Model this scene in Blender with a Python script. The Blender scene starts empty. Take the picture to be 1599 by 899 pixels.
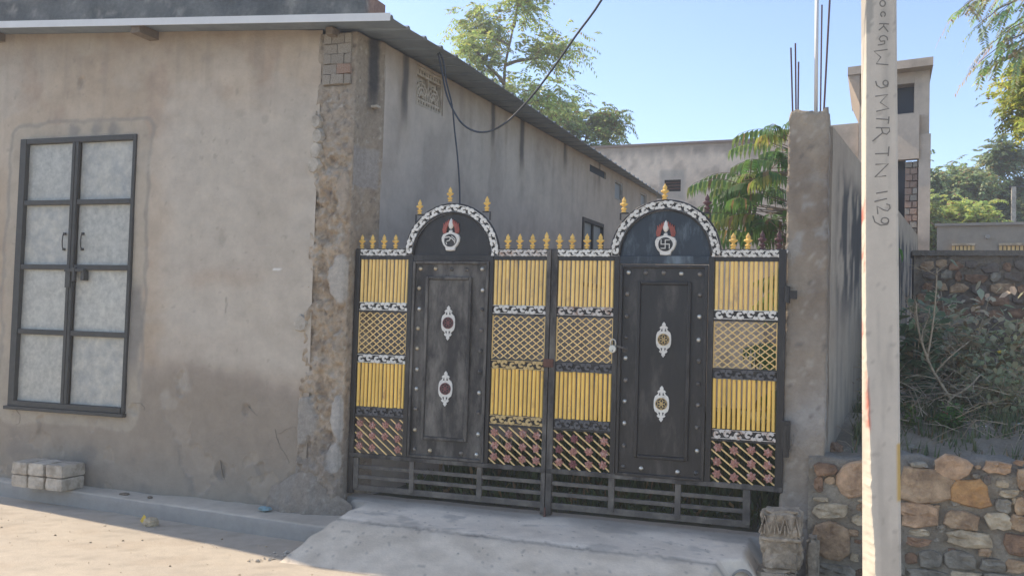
import bpy, math, random
from mathutils import Vector, Matrix, noise
random.seed(7)
SC = bpy.context.scene
COL = SC.collection
PI = math.pi

# ------------------------------------------------------------------ camera
F = 1500.0; PITCH = math.atan(60/1500); ROLL = .03
CAM = Vector((0, 0, 1.6))
f0 = Vector((0, math.cos(PITCH), math.sin(PITCH)))
_r0 = Vector((1, 0, 0)); _u0 = Vector((0, -math.sin(PITCH), math.cos(PITCH)))
RV = math.cos(ROLL)*_r0 + math.sin(ROLL)*_u0
UV = -math.sin(ROLL)*_r0 + math.cos(ROLL)*_u0
cd = bpy.data.cameras.new('camera'); cam = bpy.data.objects.new('camera', cd); COL.objects.link(cam)
cd.sensor_width = 36; cd.lens = F/1599*36; cd.clip_start = .05; cd.clip_end = 1000
cam.matrix_world = Matrix(((RV.x, UV.x, -f0.x, CAM.x), (RV.y, UV.y, -f0.y, CAM.y), (RV.z, UV.z, -f0.z, CAM.z), (0, 0, 0, 1)))
SC.camera = cam

# ------------------------------------------------------------------ light
SUN_EL = math.radians(43); SUN_AZ = math.atan2(-.8687, .4954)      # azimuth from +Y towards +X
w = bpy.data.worlds.new('World'); SC.world = w; w.use_nodes = True
nt = w.node_tree; bg = nt.nodes['Background']
sky = nt.nodes.new('ShaderNodeTexSky'); sky.sky_type = 'NISHITA'; sky.sun_disc = False
sky.sun_elevation = SUN_EL; sky.sun_rotation = SUN_AZ
sky.air_density = .65; sky.dust_density = .7; sky.ozone_density = 1.6; sky.altitude = 200
nt.links.new(sky.outputs[0], bg.inputs[0]); bg.inputs[1].default_value = .15
sl = bpy.data.lights.new('sun', 'SUN'); sl.energy = 2.75; sl.angle = math.radians(.55); sl.color = (1, .88, .74)
so = bpy.data.objects.new('sun', sl); COL.objects.link(so)
sdir = Vector((math.sin(SUN_AZ)*math.cos(SUN_EL), math.cos(SUN_AZ)*math.cos(SUN_EL), math.sin(SUN_EL)))
so.rotation_euler = sdir.to_track_quat('Z', 'Y').to_euler(); so.location = sdir*40
SC.view_settings.view_transform = 'Standard'; SC.view_settings.look = 'None'
SC.view_settings.exposure = 1.17; SC.view_settings.gamma = 1
SC.view_settings.use_white_balance = True; SC.view_settings.white_balance_temperature = 6750; SC.view_settings.white_balance_tint = 10

# ------------------------------------------------------------------ frame of the street front: s along the front, n behind it, z up
AU = math.radians(70.3)
U = Vector((math.sin(AU), -math.cos(AU), 0)); N = Vector((math.cos(AU), math.sin(AU), 0))
ROTZ = AU - PI/2
def ray(x, y): return f0 + RV*(x-799.5)/F + UV*(449.5-y)/F
_d = ray(552, 500); O = CAM + _d*(8.05/_d.dot(f0)); O.z = 0
def W(p): return O + U*p[0] + N*p[1] + Vector((0, 0, p[2]))
def on_front(x, y, n=0.0):        # where a sight line meets the vertical plane at depth n
    d = ray(x, y); t = ((O + N*n) - CAM).dot(N)/d.dot(N); q = CAM + d*t - O
    return (q.dot(U), n, q.z)
def at_depth(x, y, dep):
    d = ray(x, y); q = CAM + d*(dep/d.y) - O
    return (q.dot(U), q.dot(N), q.z)
CAMF = ((CAM-O).dot(U), (CAM-O).dot(N), 1.6)

def nz(x, y=0, z=0): return noise.noise(Vector((x, y, z)))
def fbm(x, y, z=0, o=4):
    a = 1; t = 0; f = 1
    for _ in range(o):
        t += a*noise.noise(Vector((x*f, y*f, z*f))); a *= .5; f *= 2.03
    return t
def sstep(a, b, x):
    if a == b: return float(x > a)
    t = min(1, max(0, (x-a)/(b-a))); return t*t*(3-2*t)
def mixc(a, b, t):
    t = min(1, max(0, t)); return tuple(a[i]*(1-t)+b[i]*t for i in range(3))

# ------------------------------------------------------------------ materials
MATS = {}
WARM = (1.16, 1.11, 1.0)
def mat(name, rgb=(.4, .4, .4), rough=.8, var=.18, scale=9, bump=.15, bscale=60, metal=0, attr=False, stretch=(1, 1, 1), rgb2=None, spec=.4, trans=0, mixlo=.45, mixhi=.62, bdist=.01):
    m = bpy.data.materials.new(name); m.use_nodes = True; t = m.node_tree; n = t.nodes; L = t.links
    p = n['Principled BSDF']; p.inputs['Roughness'].default_value = rough; p.inputs['Metallic'].default_value = metal
    p.inputs['Specular IOR Level'].default_value = spec
    tc = n.new('ShaderNodeTexCoord'); mp = n.new('ShaderNodeMapping'); mp.inputs['Scale'].default_value = stretch
    L.new(tc.outputs['Object'], mp.inputs[0])
    oi = n.new('ShaderNodeObjectInfo'); ad = n.new('ShaderNodeVectorMath'); ad.operation = 'ADD'
    mu = n.new('ShaderNodeVectorMath'); mu.operation = 'SCALE'; mu.inputs['Scale'].default_value = 13.7
    L.new(oi.outputs['Random'], mu.inputs[0]); L.new(mp.outputs[0], ad.inputs[0]); L.new(mu.outputs[0], ad.inputs[1])
    nzt = n.new('ShaderNodeTexNoise'); nzt.inputs['Scale'].default_value = scale; nzt.inputs['Detail'].default_value = 12 if attr else 7; nzt.inputs['Roughness'].default_value = .74 if attr else .65
    L.new(ad.outputs[0], nzt.inputs['Vector'])
    if attr:
        base = n.new('ShaderNodeVertexColor'); base.layer_name = 'Col'; bo = base.outputs[0]
    else:
        base = n.new('ShaderNodeRGB'); base.outputs[0].default_value = (*rgb, 1); bo = base.outputs[0]
    if rgb2 is not None:
        mr = n.new('ShaderNodeMapRange'); mr.inputs[1].default_value = mixlo; mr.inputs[2].default_value = mixhi
        n2 = n.new('ShaderNodeTexNoise'); n2.inputs['Scale'].default_value = scale*.6; n2.inputs['Detail'].default_value = 7; n2.inputs['Roughness'].default_value = .7
        L.new(ad.outputs[0], n2.inputs['Vector']); L.new(n2.outputs[0], mr.inputs[0])
        mx = n.new('ShaderNodeMix'); mx.data_type = 'RGBA'; mx.inputs[7].default_value = (*rgb2, 1)
        L.new(mr.outputs[0], mx.inputs[0]); L.new(bo, mx.inputs[6]); bo = mx.outputs[2]
    m2 = n.new('ShaderNodeMapRange'); m2.inputs[1].default_value = .25; m2.inputs[2].default_value = .75
    m2.inputs[3].default_value = 1-var; m2.inputs[4].default_value = 1+var
    L.new(nzt.outputs[0], m2.inputs[0])
    rr_ = n.new('ShaderNodeMapRange'); rr_.inputs[3].default_value = .92; rr_.inputs[4].default_value = 1.08; L.new(oi.outputs['Random'], rr_.inputs[0])
    mm_ = n.new('ShaderNodeMath'); mm_.operation = 'MULTIPLY'; L.new(m2.outputs[0], mm_.inputs[0]); L.new(rr_.outputs[0], mm_.inputs[1])
    if 'leaf' not in name:
        wm = n.new('ShaderNodeVectorMath'); wm.operation = 'MULTIPLY'; wm.inputs[1].default_value = WARM; L.new(bo, wm.inputs[0]); bo = wm.outputs[0]
    sc_ = n.new('ShaderNodeVectorMath'); sc_.operation = 'SCALE'; L.new(bo, sc_.inputs[0]); L.new(mm_.outputs[0], sc_.inputs['Scale'])
    L.new(sc_.outputs[0], p.inputs['Base Color'])
    if bump:
        b = n.new('ShaderNodeBump'); b.inputs['Strength'].default_value = bump; b.inputs['Distance'].default_value = bdist
        bn = n.new('ShaderNodeTexNoise'); bn.inputs['Scale'].default_value = bscale; bn.inputs['Detail'].default_value = 5; bn.inputs['Roughness'].default_value = .65
        L.new(ad.outputs[0], bn.inputs['Vector']); L.new(bn.outputs[0], b.inputs['Height']); L.new(b.outputs[0], p.inputs['Normal'])
    if trans:
        tr = n.new('ShaderNodeBsdfTranslucent'); L.new(sc_.outputs[0], tr.inputs[0])
        ms = n.new('ShaderNodeMixShader'); ms.inputs[0].default_value = trans
        L.new(p.outputs[0], ms.inputs[1]); L.new(tr.outputs[0], ms.inputs[2]); L.new(ms.outputs[0], n['Material Output'].inputs[0])
    MATS[name] = m; return m

M = MATS
mat('painted plaster', attr=True, rough=.92, var=.16, scale=6, bump=.55, bscale=38)
mat('rough render', attr=True, rough=.95, var=.32, scale=24, bump=.9, bscale=90, bdist=.02)
mat('soil', attr=True, rough=1, var=.3, scale=20, bump=.8, bscale=60, bdist=.03)
mat('road concrete', attr=True, rough=.92, var=.13, scale=9, bump=.45, bscale=50)
mat('brick clay', (.30, .17, .12), .95, .3, 25, .7, 90, rgb2=(.36, .33, .29))
mat('whitewashed brick', (.34, .31, .27), .95, .25, 18, .7, 90, rgb2=(.22, .19, .16))
mat('black paint', (.024, .022, .020), .36, .4, 11, .2, 60, stretch=(1, 1, .3), rgb2=(.085, .078, .07), mixlo=.54, mixhi=.74)
mat('dusty black paint', (.032, .029, .026), .55, .35, 9, .15, 60, stretch=(1, 1, .35), rgb2=(.16, .148, .132), mixlo=.42, mixhi=.66)
mat('blue black paint', (.020, .030, .042), .35, .4, 7, .1, 60, stretch=(1, 1, .3), rgb2=(.12, .155, .185), mixlo=.52, mixhi=.66)
mat('dusty grille paint', (.085, .078, .07), .7, .3, 10, .2, 70, rgb2=(.16, .145, .125), mixlo=.42, mixhi=.65)
mat('yellow paint', (.82, .55, .14), .5, .16, 6, .15, 80, rgb2=(.45, .27, .11), mixlo=.60, mixhi=.72)
mat('pale yellow paint', (.72, .53, .24), .55, .15, 20, .12, 80, rgb2=(.52, .36, .17), mixlo=.6, mixhi=.75)
mat('gold paint', (.70, .46, .13), .45, .2, 40, .2, 120, rgb2=(.52, .33, .12), mixlo=.5, mixhi=.7)
mat('white paint', (.66, .65, .62), .6, .12, 40, .25, 120, rgb2=(.34, .31, .27), mixlo=.58, mixhi=.75)
mat('gold scroll paint', (.52, .38, .17), .6, .2, 40, .25, 120, rgb2=(.32, .25, .16), mixlo=.5, mixhi=.75)
mat('grey scroll paint', (.10, .10, .105), .6, .25, 40, .25, 120)
mat('rusted scroll paint', (.58, .55, .52), .65, .2, 25, .25, 120, rgb2=(.30, .17, .11), mixlo=.52, mixhi=.66)
mat('copper paint', (.36, .17, .13), .55, .3, 60, .3, 120, rgb2=(.52, .36, .33), mixlo=.5, mixhi=.66)
mat('dark maroon paint', (.075, .035, .04), .5, .3, 30, .2, 100)
mat('red leaf paint', (.36, .10, .07), .55, .25, 30, .2, 100)
mat('maroon flower paint', (.19, .07, .07), .55, .25, 50, .2, 100)
mat('steel', (.55, .55, .52), .38, .15, 40, .1, 100, metal=.7)
mat('brass', (.5, .42, .3), .4, .2, 40, .1, 100, metal=.6)
mat('stud metal', (.22, .2, .18), .45, .3, 30, .1, 100, metal=.3, rgb2=(.07, .07, .07), mixlo=.45, mixhi=.55)
mat('rust', (.12, .06, .045), .85, .35, 30, .4, 120)
mat('rebar rust', (.10, .06, .07), .8, .3, 30, .4, 120)
mat('galvanised sheet', (.33, .34, .35), .5, .10, 4, .05, 60, metal=.15, rgb2=(.27, .28, .285))
mat('roof sheet', (.17, .215, .27), .5, .12, 5, .08, 60, rgb2=(.13, .165, .21))
mat('white trim', (.62, .63, .64), .5, .07, 6, .05, 60)
mat('door bar paint', (.048, .048, .044), .6, .25, 14, .15, 80)
mat('door sheet', (.43, .43, .40), .5, .16, 26, .10, 160, metal=.15, rgb2=(.33, .33, .31), spec=.5, mixlo=.40, mixhi=.64)
mat('door sheet dusty', (.41, .405, .37), .55, .2, 14, .12, 120, metal=.1, rgb2=(.29, .30, .30), mixlo=.38, mixhi=.66)
mat('wood', (.16, .13, .10), .85, .25, 20, .3, 80)
mat('dark void', (.012, .012, .013), .9, .1, 5, 0)
mat('blue shade glass', (.02, .035, .055), .7, .1, 3, .02)
mat('pale pane', (.20, .23, .26), .35, .1, 3, .02)
mat('window bar', (.03, .028, .026), .5, .1, 10, .05)
mat('cement patch', (.33, .325, .31), .9, .15, 14, .5, 70, rgb2=(.25, .235, .215))
mat('pale cement', (.44, .405, .355), .92, .25, 14, .8, 40, rgb2=(.32, .285, .24))
mat('carved stone', (.40, .34, .27), .95, .35, 14, 1.0, 40, rgb2=(.23, .195, .15), mixlo=.42, mixhi=.6, bdist=.02)
mat('grey stone', (.33, .30, .25), .93, .35, 11, 1.0, 22, rgb2=(.21, .19, .155), mixlo=.40, mixhi=.62, bdist=.03)
mat('tan stone', (.46, .33, .215), .93, .35, 11, 1.0, 22, rgb2=(.27, .185, .12), mixlo=.40, mixhi=.62, bdist=.03)
mat('pink stone', (.57, .385, .25), .93, .35, 11, 1.0, 22, rgb2=(.38, .25, .16), mixlo=.40, mixhi=.62, bdist=.03)
mat('orange stone', (.52, .30, .13), .93, .35, 11, 1.0, 22, rgb2=(.36, .20, .10), mixlo=.40, mixhi=.62, bdist=.03)
mat('brown stone', (.31, .195, .125), .93, .35, 11, 1.0, 22, rgb2=(.17, .11, .075), mixlo=.40, mixhi=.62, bdist=.03)
mat('pale stone', (.53, .45, .33), .93, .35, 11, 1.0, 22, rgb2=(.36, .285, .195), mixlo=.40, mixhi=.62, bdist=.03)
mat('dark stone', (.15, .13, .11), .95, .3, 14, .6, 60, rgb2=(.15, .12, .10))
mat('mortar', attr=True, rough=.97, var=.3, scale=26, bump=1, bscale=60, bdist=.03)
mat('concrete pillar', attr=True, rough=.93, var=.2, scale=12, bump=.9, bscale=45, bdist=.02)
mat('pole concrete', attr=True, rough=.85, var=.07, scale=16, bump=.3, bscale=90)
mat('ink paint', (.17, .16, .145), .8, .2, 40, .1, 80)
mat('cable black', (.035, .045, .06), .5, .1, 10, 0)
mat('dark crack', (.22, .195, .165), 1, .2, 20, 0)
mat('bark', (.17, .13, .095), .95, .3, 16, .6, 60)
mat('pale twig', (.34, .285, .215), .9, .25, 25, .4, 80)
mat('neem leaf', attr=True, rough=.45, var=.2, scale=3, bump=0, trans=.5)
mat('red rag', (.38, .03, .05), .8, .2, 30, .2, 60)
mat('blue scrap', (.22, .34, .38), .6, .2, 30, .2, 60)
mat('white scrap', (.65, .65, .63), .6, .1, 30, .2, 60)
mat('yellow scrap', (.62, .45, .08), .6, .1, 30, .2, 60)
mat('black plastic', (.03, .035, .045), .4, .3, 20, .5, 30)

# ------------------------------------------------------------------ mesh helpers
class MB:
    def __init__(s): s.v = []; s.f = []; s.c = []
    def add(s, vs, fs, col=None):
        o = len(s.v); s.v += [tuple(v) for v in vs]; s.f += [tuple(i+o for i in f) for f in fs]
        if col is not None: s.c += [col]*len(vs)
        return s
    def box(s, a, b, c, d, e, f, col=None):
        return s.add([(a, c, e), (b, c, e), (b, d, e), (a, d, e), (a, c, f), (b, c, f), (b, d, f), (a, d, f)],
                     [(0, 3, 2, 1), (4, 5, 6, 7), (0, 1, 5, 4), (1, 2, 6, 5), (2, 3, 7, 6), (3, 0, 4, 7)], col)
    def bar(s, p, q, w_, d_, up=(0, 1, 0), col=None):      # rectangular bar from p to q; d_ measured along up
        p = Vector(p); q = Vector(q); t = (q-p).normalized(); up = Vector(up); a = t.cross(up).normalized()*w_/2; b = a.cross(t).normalized()*d_/2
        vs = [p-a-b, p+a-b, p+a+b, p-a+b, q-a-b, q+a-b, q+a+b, q-a+b]
        return s.add(vs, [(0, 3, 2, 1), (4, 5, 6, 7), (0, 1, 5, 4), (1, 2, 6, 5), (2, 3, 7, 6), (3, 0, 4, 7)], col)
    def tube(s, pts, r, k=6, col=None, cap=True):
        pts = [Vector(p) for p in pts]; n = len(pts); rs = r if isinstance(r, (list, tuple)) else [r]*n
        vs = []; prev = None
        for i, p in enumerate(pts):
            t = (pts[min(i+1, n-1)]-pts[max(i-1, 0)]).normalized()
            if prev is None:
                a = t.orthogonal().normalized()
            else:
                a = (prev - t*prev.dot(t))
                a = a.normalized() if a.length > 1e-6 else t.orthogonal().normalized()
            prev = a; b = t.cross(a)
            for j in range(k):
                an = 2*PI*j/k; vs.append(p + (a*math.cos(an)+b*math.sin(an))*rs[i])
        fs = [(i*k+j, i*k+(j+1) % k, (i+1)*k+(j+1) % k, (i+1)*k+j) for i in range(n-1) for j in range(k)]
        if cap: fs += [tuple(range(k-1, -1, -1)), tuple((n-1)*k+j for j in range(k))]
        return s.add(vs, fs, col)
    def prism(s, poly, y0, y1, col=None, inset=0):          # outline in (s,z) pushed along n from y0 (front) to y1 (back)
        n = len(poly); cx = sum(p[0] for p in poly)/n; cz = sum(p[1] for p in poly)/n
        fr = [(cx+(p[0]-cx)*(1-inset), y0, cz+(p[1]-cz)*(1-inset)) for p in poly]
        vs = fr + [(p[0], y1, p[1]) for p in poly]
        fs = [tuple(range(n)), tuple(range(2*n-1, n-1, -1))]
        fs += [(i, i+n, (i+1) % n+n, (i+1) % n) for i in range(n)]
        return s.add(vs, fs, col)
    def ribbon(s, pts, w_, y0, y1, fn=None, col=None):      # flat strip following (a,b) points in the front plane
        n = len(pts); ring = []
        for i in range(n):
            x0, z0 = pts[max(i-1, 0)]; x1, z1 = pts[min(i+1, n-1)]; L = math.hypot(x1-x0, z1-z0) or 1
            ww = (w_[i] if isinstance(w_, (list, tuple)) else w_)/2; nx, nz_ = -(z1-z0)/L*ww, (x1-x0)/L*ww
            ring.append(((pts[i][0]-nx, pts[i][1]-nz_), (pts[i][0]+nx, pts[i][1]+nz_)))
        fn = fn or (lambda a, b: (a, b)); vs = []
        for l, r in ring:
            l = fn(*l); r = fn(*r); vs += [(l[0], y0, l[1]), (r[0], y0, r[1]), (r[0], y1, r[1]), (l[0], y1, l[1])]
        fs = []
        for i in range(n-1):
            a = i*4; b = a+4
            fs += [(a, b, b+1, a+1), (a+1, b+1, b+2, a+2), (a+2, b+2, b+3, a+3), (a+3, b+3, b, a)]
        fs += [(0, 1, 2, 3), ((n-1)*4+3, (n-1)*4+2, (n-1)*4+1, (n-1)*4)]
        return s.add(vs, fs, col)
    def lathe(s, prof, c, sy=1.0, k=8, col=None, axis='z'):    # prof: (height, radius)
        vs = []
        for h, r in prof:
            for j in range(k):
                an = 2*PI*j/k
                if axis == 'z': vs.append((c[0]+r*math.cos(an), c[1]+r*sy*math.sin(an), c[2]+h))
                else: vs.append((c[0]+r*math.cos(an), c[1]-h, c[2]+r*math.sin(an)))
        n = len(prof); fs = [(i*k+j, i*k+(j+1) % k, (i+1)*k+(j+1) % k, (i+1)*k+j) for i in range(n-1) for j in range(k)]
        fs += [tuple(range(k-1, -1, -1)), tuple((n-1)*k+j for j in range(k))]
        return s.add(vs, fs, col)
    def grid(s, nu, nv, pos, col=None, hole=None):
        o = len(s.v)
        for j in range(nv+1):
            for i in range(nu+1):
                p = pos(i, j); s.v.append(tuple(p))
                if col: s.c.append(col(i, j, p))
        for j in range(nv):
            for i in range(nu):
                if hole and hole(i, j): continue
                a = o+j*(nu+1)+i; s.f.append((a, a+1, a+nu+2, a+nu+1))
        return s

def mesh(name, mb, m, base=(0, 0, 0), smooth=False, fix=True):
    me = bpy.data.meshes.new(name)
    me.from_pydata([(v[0]-base[0], v[1]-base[1], v[2]-base[2]) for v in mb.v], [], mb.f)
    if mb.c and len(mb.c) == len(mb.v):
        ca = me.color_attributes.new('Col', 'FLOAT_COLOR', 'POINT')
        ca.data.foreach_set('color', [x for c in mb.c for x in (c[0], c[1], c[2], 1)])
    me.materials.append(M[m]); me.validate()
    if smooth: me.polygons.foreach_set('use_smooth', [True]*len(me.polygons))
    me.update()
    return me
BASE = {}
def tag(o, label=None, cat=None, group=None, kind=None):
    if label: o['label'] = label
    if cat: o['category'] = cat
    if group: o['group'] = group
    if kind: o['kind'] = kind
    return o
def thing(name, label, cat, base=(0, 0, 0), group=None):
    o = bpy.data.objects.new(name, None); COL.objects.link(o); o.empty_display_size = .2
    o.location = W(base); o.rotation_euler = (0, 0, ROTZ); BASE[o.name] = base
    return tag(o, label, cat, group)
def part(name, mb, m, parent, smooth=False, label=None, bevel=0, kind=None):
    base = BASE[parent.name]; o = bpy.data.objects.new(name, mesh(name, mb, m, base, smooth)); COL.objects.link(o)
    o.parent = parent; BASE[o.name] = base
    if label: o['label'] = label
    if kind: o['kind'] = kind
    if bevel: add_bevel(o, bevel)
    return o
def piece(name, me, loc, parent, rot=None, scale=None, label=None):       # shares mesh data; loc in frame coordinates
    base = BASE[parent.name]; o = bpy.data.objects.new(name, me); COL.objects.link(o); o.parent = parent
    o.location = (loc[0]-base[0], loc[1]-base[1], loc[2]-base[2])
    if rot: o.rotation_euler = rot
    if scale: o.scale = scale
    if label: o['label'] = label
    return o
def single(name, mb, m, label, cat, base, group=None, kind=None, smooth=False, bevel=0):
    o = bpy.data.objects.new(name, mesh(name, mb, m, base, smooth)); COL.objects.link(o)
    o.location = W(base); o.rotation_euler = (0, 0, ROTZ); BASE[o.name] = base
    if kind == 'structure': o['kind'] = kind
    else: tag(o, label, cat, group, kind)
    if bevel: add_bevel(o, bevel)
    return o
def add_bevel(o, wd, seg=2):
    b = o.modifiers.new('bevel', 'BEVEL'); b.width = wd; b.segments = seg; b.limit_method = 'ANGLE'
def structure(name, mb, m, smooth=False, base=(0, 0, 0)): return single(name, mb, m, None, None, base, kind='structure', smooth=smooth)

# ================================================================== GROUND
def ground_col(i, j, p):
    t = fbm(p[0]*.3, p[1]*.3, 1); return mixc((.26, .22, .17), (.20, .18, .13), .5+t)
def gpos(i, j):
    k = (i-20)/20; l = (j-20)/20
    return (math.copysign(abs(k)**3*260, k), math.copysign(abs(l)**3*260, l), -.19)
structure('ground', MB().grid(40, 40, gpos, ground_col), 'soil')
def road_col(i, j, p):
    t = fbm(p[0]*.8, p[1]*1.3, 3); c = mixc((.41, .37, .315), (.46, .415, .35), .5+t)
    e = sstep(-1.0, -.35, p[1]) * (p[0] < .4)
    c = mixc(c, (.42, .38, .33), e*.7)
    c = mixc(c, (.40, .345, .28), .55*sstep(.1, .5, fbm(p[0]*2.2, p[1]*3.5, 15)))
    if fbm(p[0]*9, p[1]*9, 8) > .42: c = mixc(c, (.30, .27, .23), .5)
    return c
structure('road', MB().grid(260, 90, lambda i, j: (-9+i*.09, -8.2+j*.0911, -.14+.006*fbm(i*.05, j*.05)+.002*nz(i*.5, j*.5)), road_col), 'road concrete', True)
def far_road(): return MB().grid(2, 2, lambda i, j: (-60+i*60, -9.8+j*1.7, -.146), lambda i, j, p: (.47, .425, .36))
# plinth in front of the left wall
def edge_n(s): return -.09 if s < -3.9 else -.09-.10*(s+3.9) + .012*nz(s*3, 2) 
mb = MB()
def plinth(i, j):
    s = -9+i*.04 if i < 228 else .12
    e = edge_n(s)
    prof = [(.02, .004), (e*.5, .001), (e+.03, -.004), (e+.008, -.008), (e, -.02), (e-.006, -.06), (e-.01, -.15)]
    n_, z = prof[j]
    return (s, n_+.006*nz(s*7, j*3), z+.004*nz(s*9, j+5)+.012*max(0, 1-j/3)*nz(s*2.3, 7))
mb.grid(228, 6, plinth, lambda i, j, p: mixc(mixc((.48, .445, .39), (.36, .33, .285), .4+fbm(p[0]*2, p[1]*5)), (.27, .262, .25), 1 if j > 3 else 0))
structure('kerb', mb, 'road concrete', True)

# driveway ramp
def ramp_h(s, n):
    z = .125 + (n-.1)*.07
    cr = -.56 + .05*nz(s*2, 3) - .03*(s-1.6)
    if n < cr: z = z - (cr-n)*.30
    z = max(z, -.15) + .006*fbm(s*3, n*3) - .010*math.exp(-((n-cr)/.035)**2)
    return z
mb = MB()
def ramp_pos(i, j):
    v = j/70; n = .25 - v*1.62
    l = -.06 if n > .0 else (.10 + .05*nz(n*5, 1)) if n > -.5 else .10 - .12*((-.5-n)/.6) + .04*nz(n*7, 2)
    r = 3.20 + .03*nz(n*6, 9) + .17*sstep(-.50, -.44, n)
    u_ = i/160
    s = l + (r-l)*u_
    z = ramp_h(s, n)
    ed = min(u_*20, (1-u_)*20)
    if ed < .6: z = z - (.6-ed)/.6*.13*(1 if n < .1 else 0)
    if j > 62: z -= (j-62)/8*.05
    return (s, n, max(z, -.17))
def ramp_col(i, j, p):
    s, n, z = p; cr = -.56 - .03*(s-1.6)
    c = mixc((.66, .60, .52), (.54, .485, .415), .5+1.2*fbm(s*1.5, n*2.5, 2))
    c = mixc(c, (.34, .32, .29), .6*sstep(.2, .5, fbm(s*3.3, n*5, 19)))
    c = mixc(c, mixc((.60, .53, .44), (.50, .435, .355), .5+1.3*fbm(s*4, n*6, 7)), sstep(cr+.04, cr-.1, n))
    c = mixc(c, (.17, .16, .145), .85*math.exp(-((n-cr+.03*nz(s*20, 1))/.022)**2) * (.5+.8*max(0, nz(s*4, 4)+.3)))
    c = mixc(c, (.26, .24, .215), .85*sstep(-.18, .12, n+.1*fbm(s*2, n*2, 6)))  # soft shade under the gate, painted into the ramp colour
    if nz(s*26, n*26, 2) > .55: c = mixc(c, (.2, .18, .16), .5)
    if i < 6 or j > 64: c = mixc(c, (.30, .28, .25), .6)
    return c
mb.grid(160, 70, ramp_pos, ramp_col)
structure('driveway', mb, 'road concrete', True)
random.seed(61)
mb = MB()
for k in range(170):
    t = random.random(); v = random.random()
    if k < 110: n_ = -.45-.75*t; s = .10 - .12*max(0, (-.5-n_)/.6) + random.gauss(-.02, .035); z = -.135
    else: s = random.uniform(.3, 3.1); n_ = random.choice((-.56-.03*(s-1.6)+random.gauss(0, .04), random.uniform(-.9, .02))); z = ramp_h(s, n_)+.004
    r = random.uniform(.004, .013)*(1.5 if k < 60 else .8)
    vs = [(s+r*a*random.uniform(.6, 1.2), n_+r*b*random.uniform(.6, 1.2), z+r*c*random.uniform(.4, .9)) for a, b, c in ((1, 0, 0), (0, 1, 0), (-1, 0, 0), (0, -1, 0), (0, 0, 1))]
    mb.add(vs, [(0, 1, 4), (1, 2, 4), (2, 3, 4), (3, 0, 4)])
single('ramp_rubble', mb, 'pale cement', 'small broken crumbs of cement along the ramp edge', 'rubble', (1, -.7, -.1), kind='stuff')
# courtyard earth
structure('courtyard_ground', MB().grid(60, 80, lambda i, j: (-.2+i*.09, .24+j*.165, .10+.02*fbm(i*.2, j*.2)), lambda i, j, p: mixc((.10, .095, .07), (.055, .07, .035), .5+fbm(p[0], p[1]))), 'soil', True)
# raised bank behind the stone wall
def bank_h(s, n):
    h = .74 + .22*sstep(.3, 1.6, n) + .045*fbm(s*2, n*2, 4) + .02*fbm(s*9, n*9)
    return h
def bpos(i, j):
    s = 3.70 + (i/90)**1.4*34; n = .10 + (j/90)**1.8*60
    if s < 4.15 + .127*n and n > .6: pass
    return (s, n, bank_h(s, n) if j > 0 else .5)
structure('bank', MB().grid(90, 90, bpos, lambda i, j, p: mixc((.34, .29, .235), (.22, .19, .15), .5+fbm(p[0]*2, p[1]*2, 9))), 'soil', True)

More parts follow.
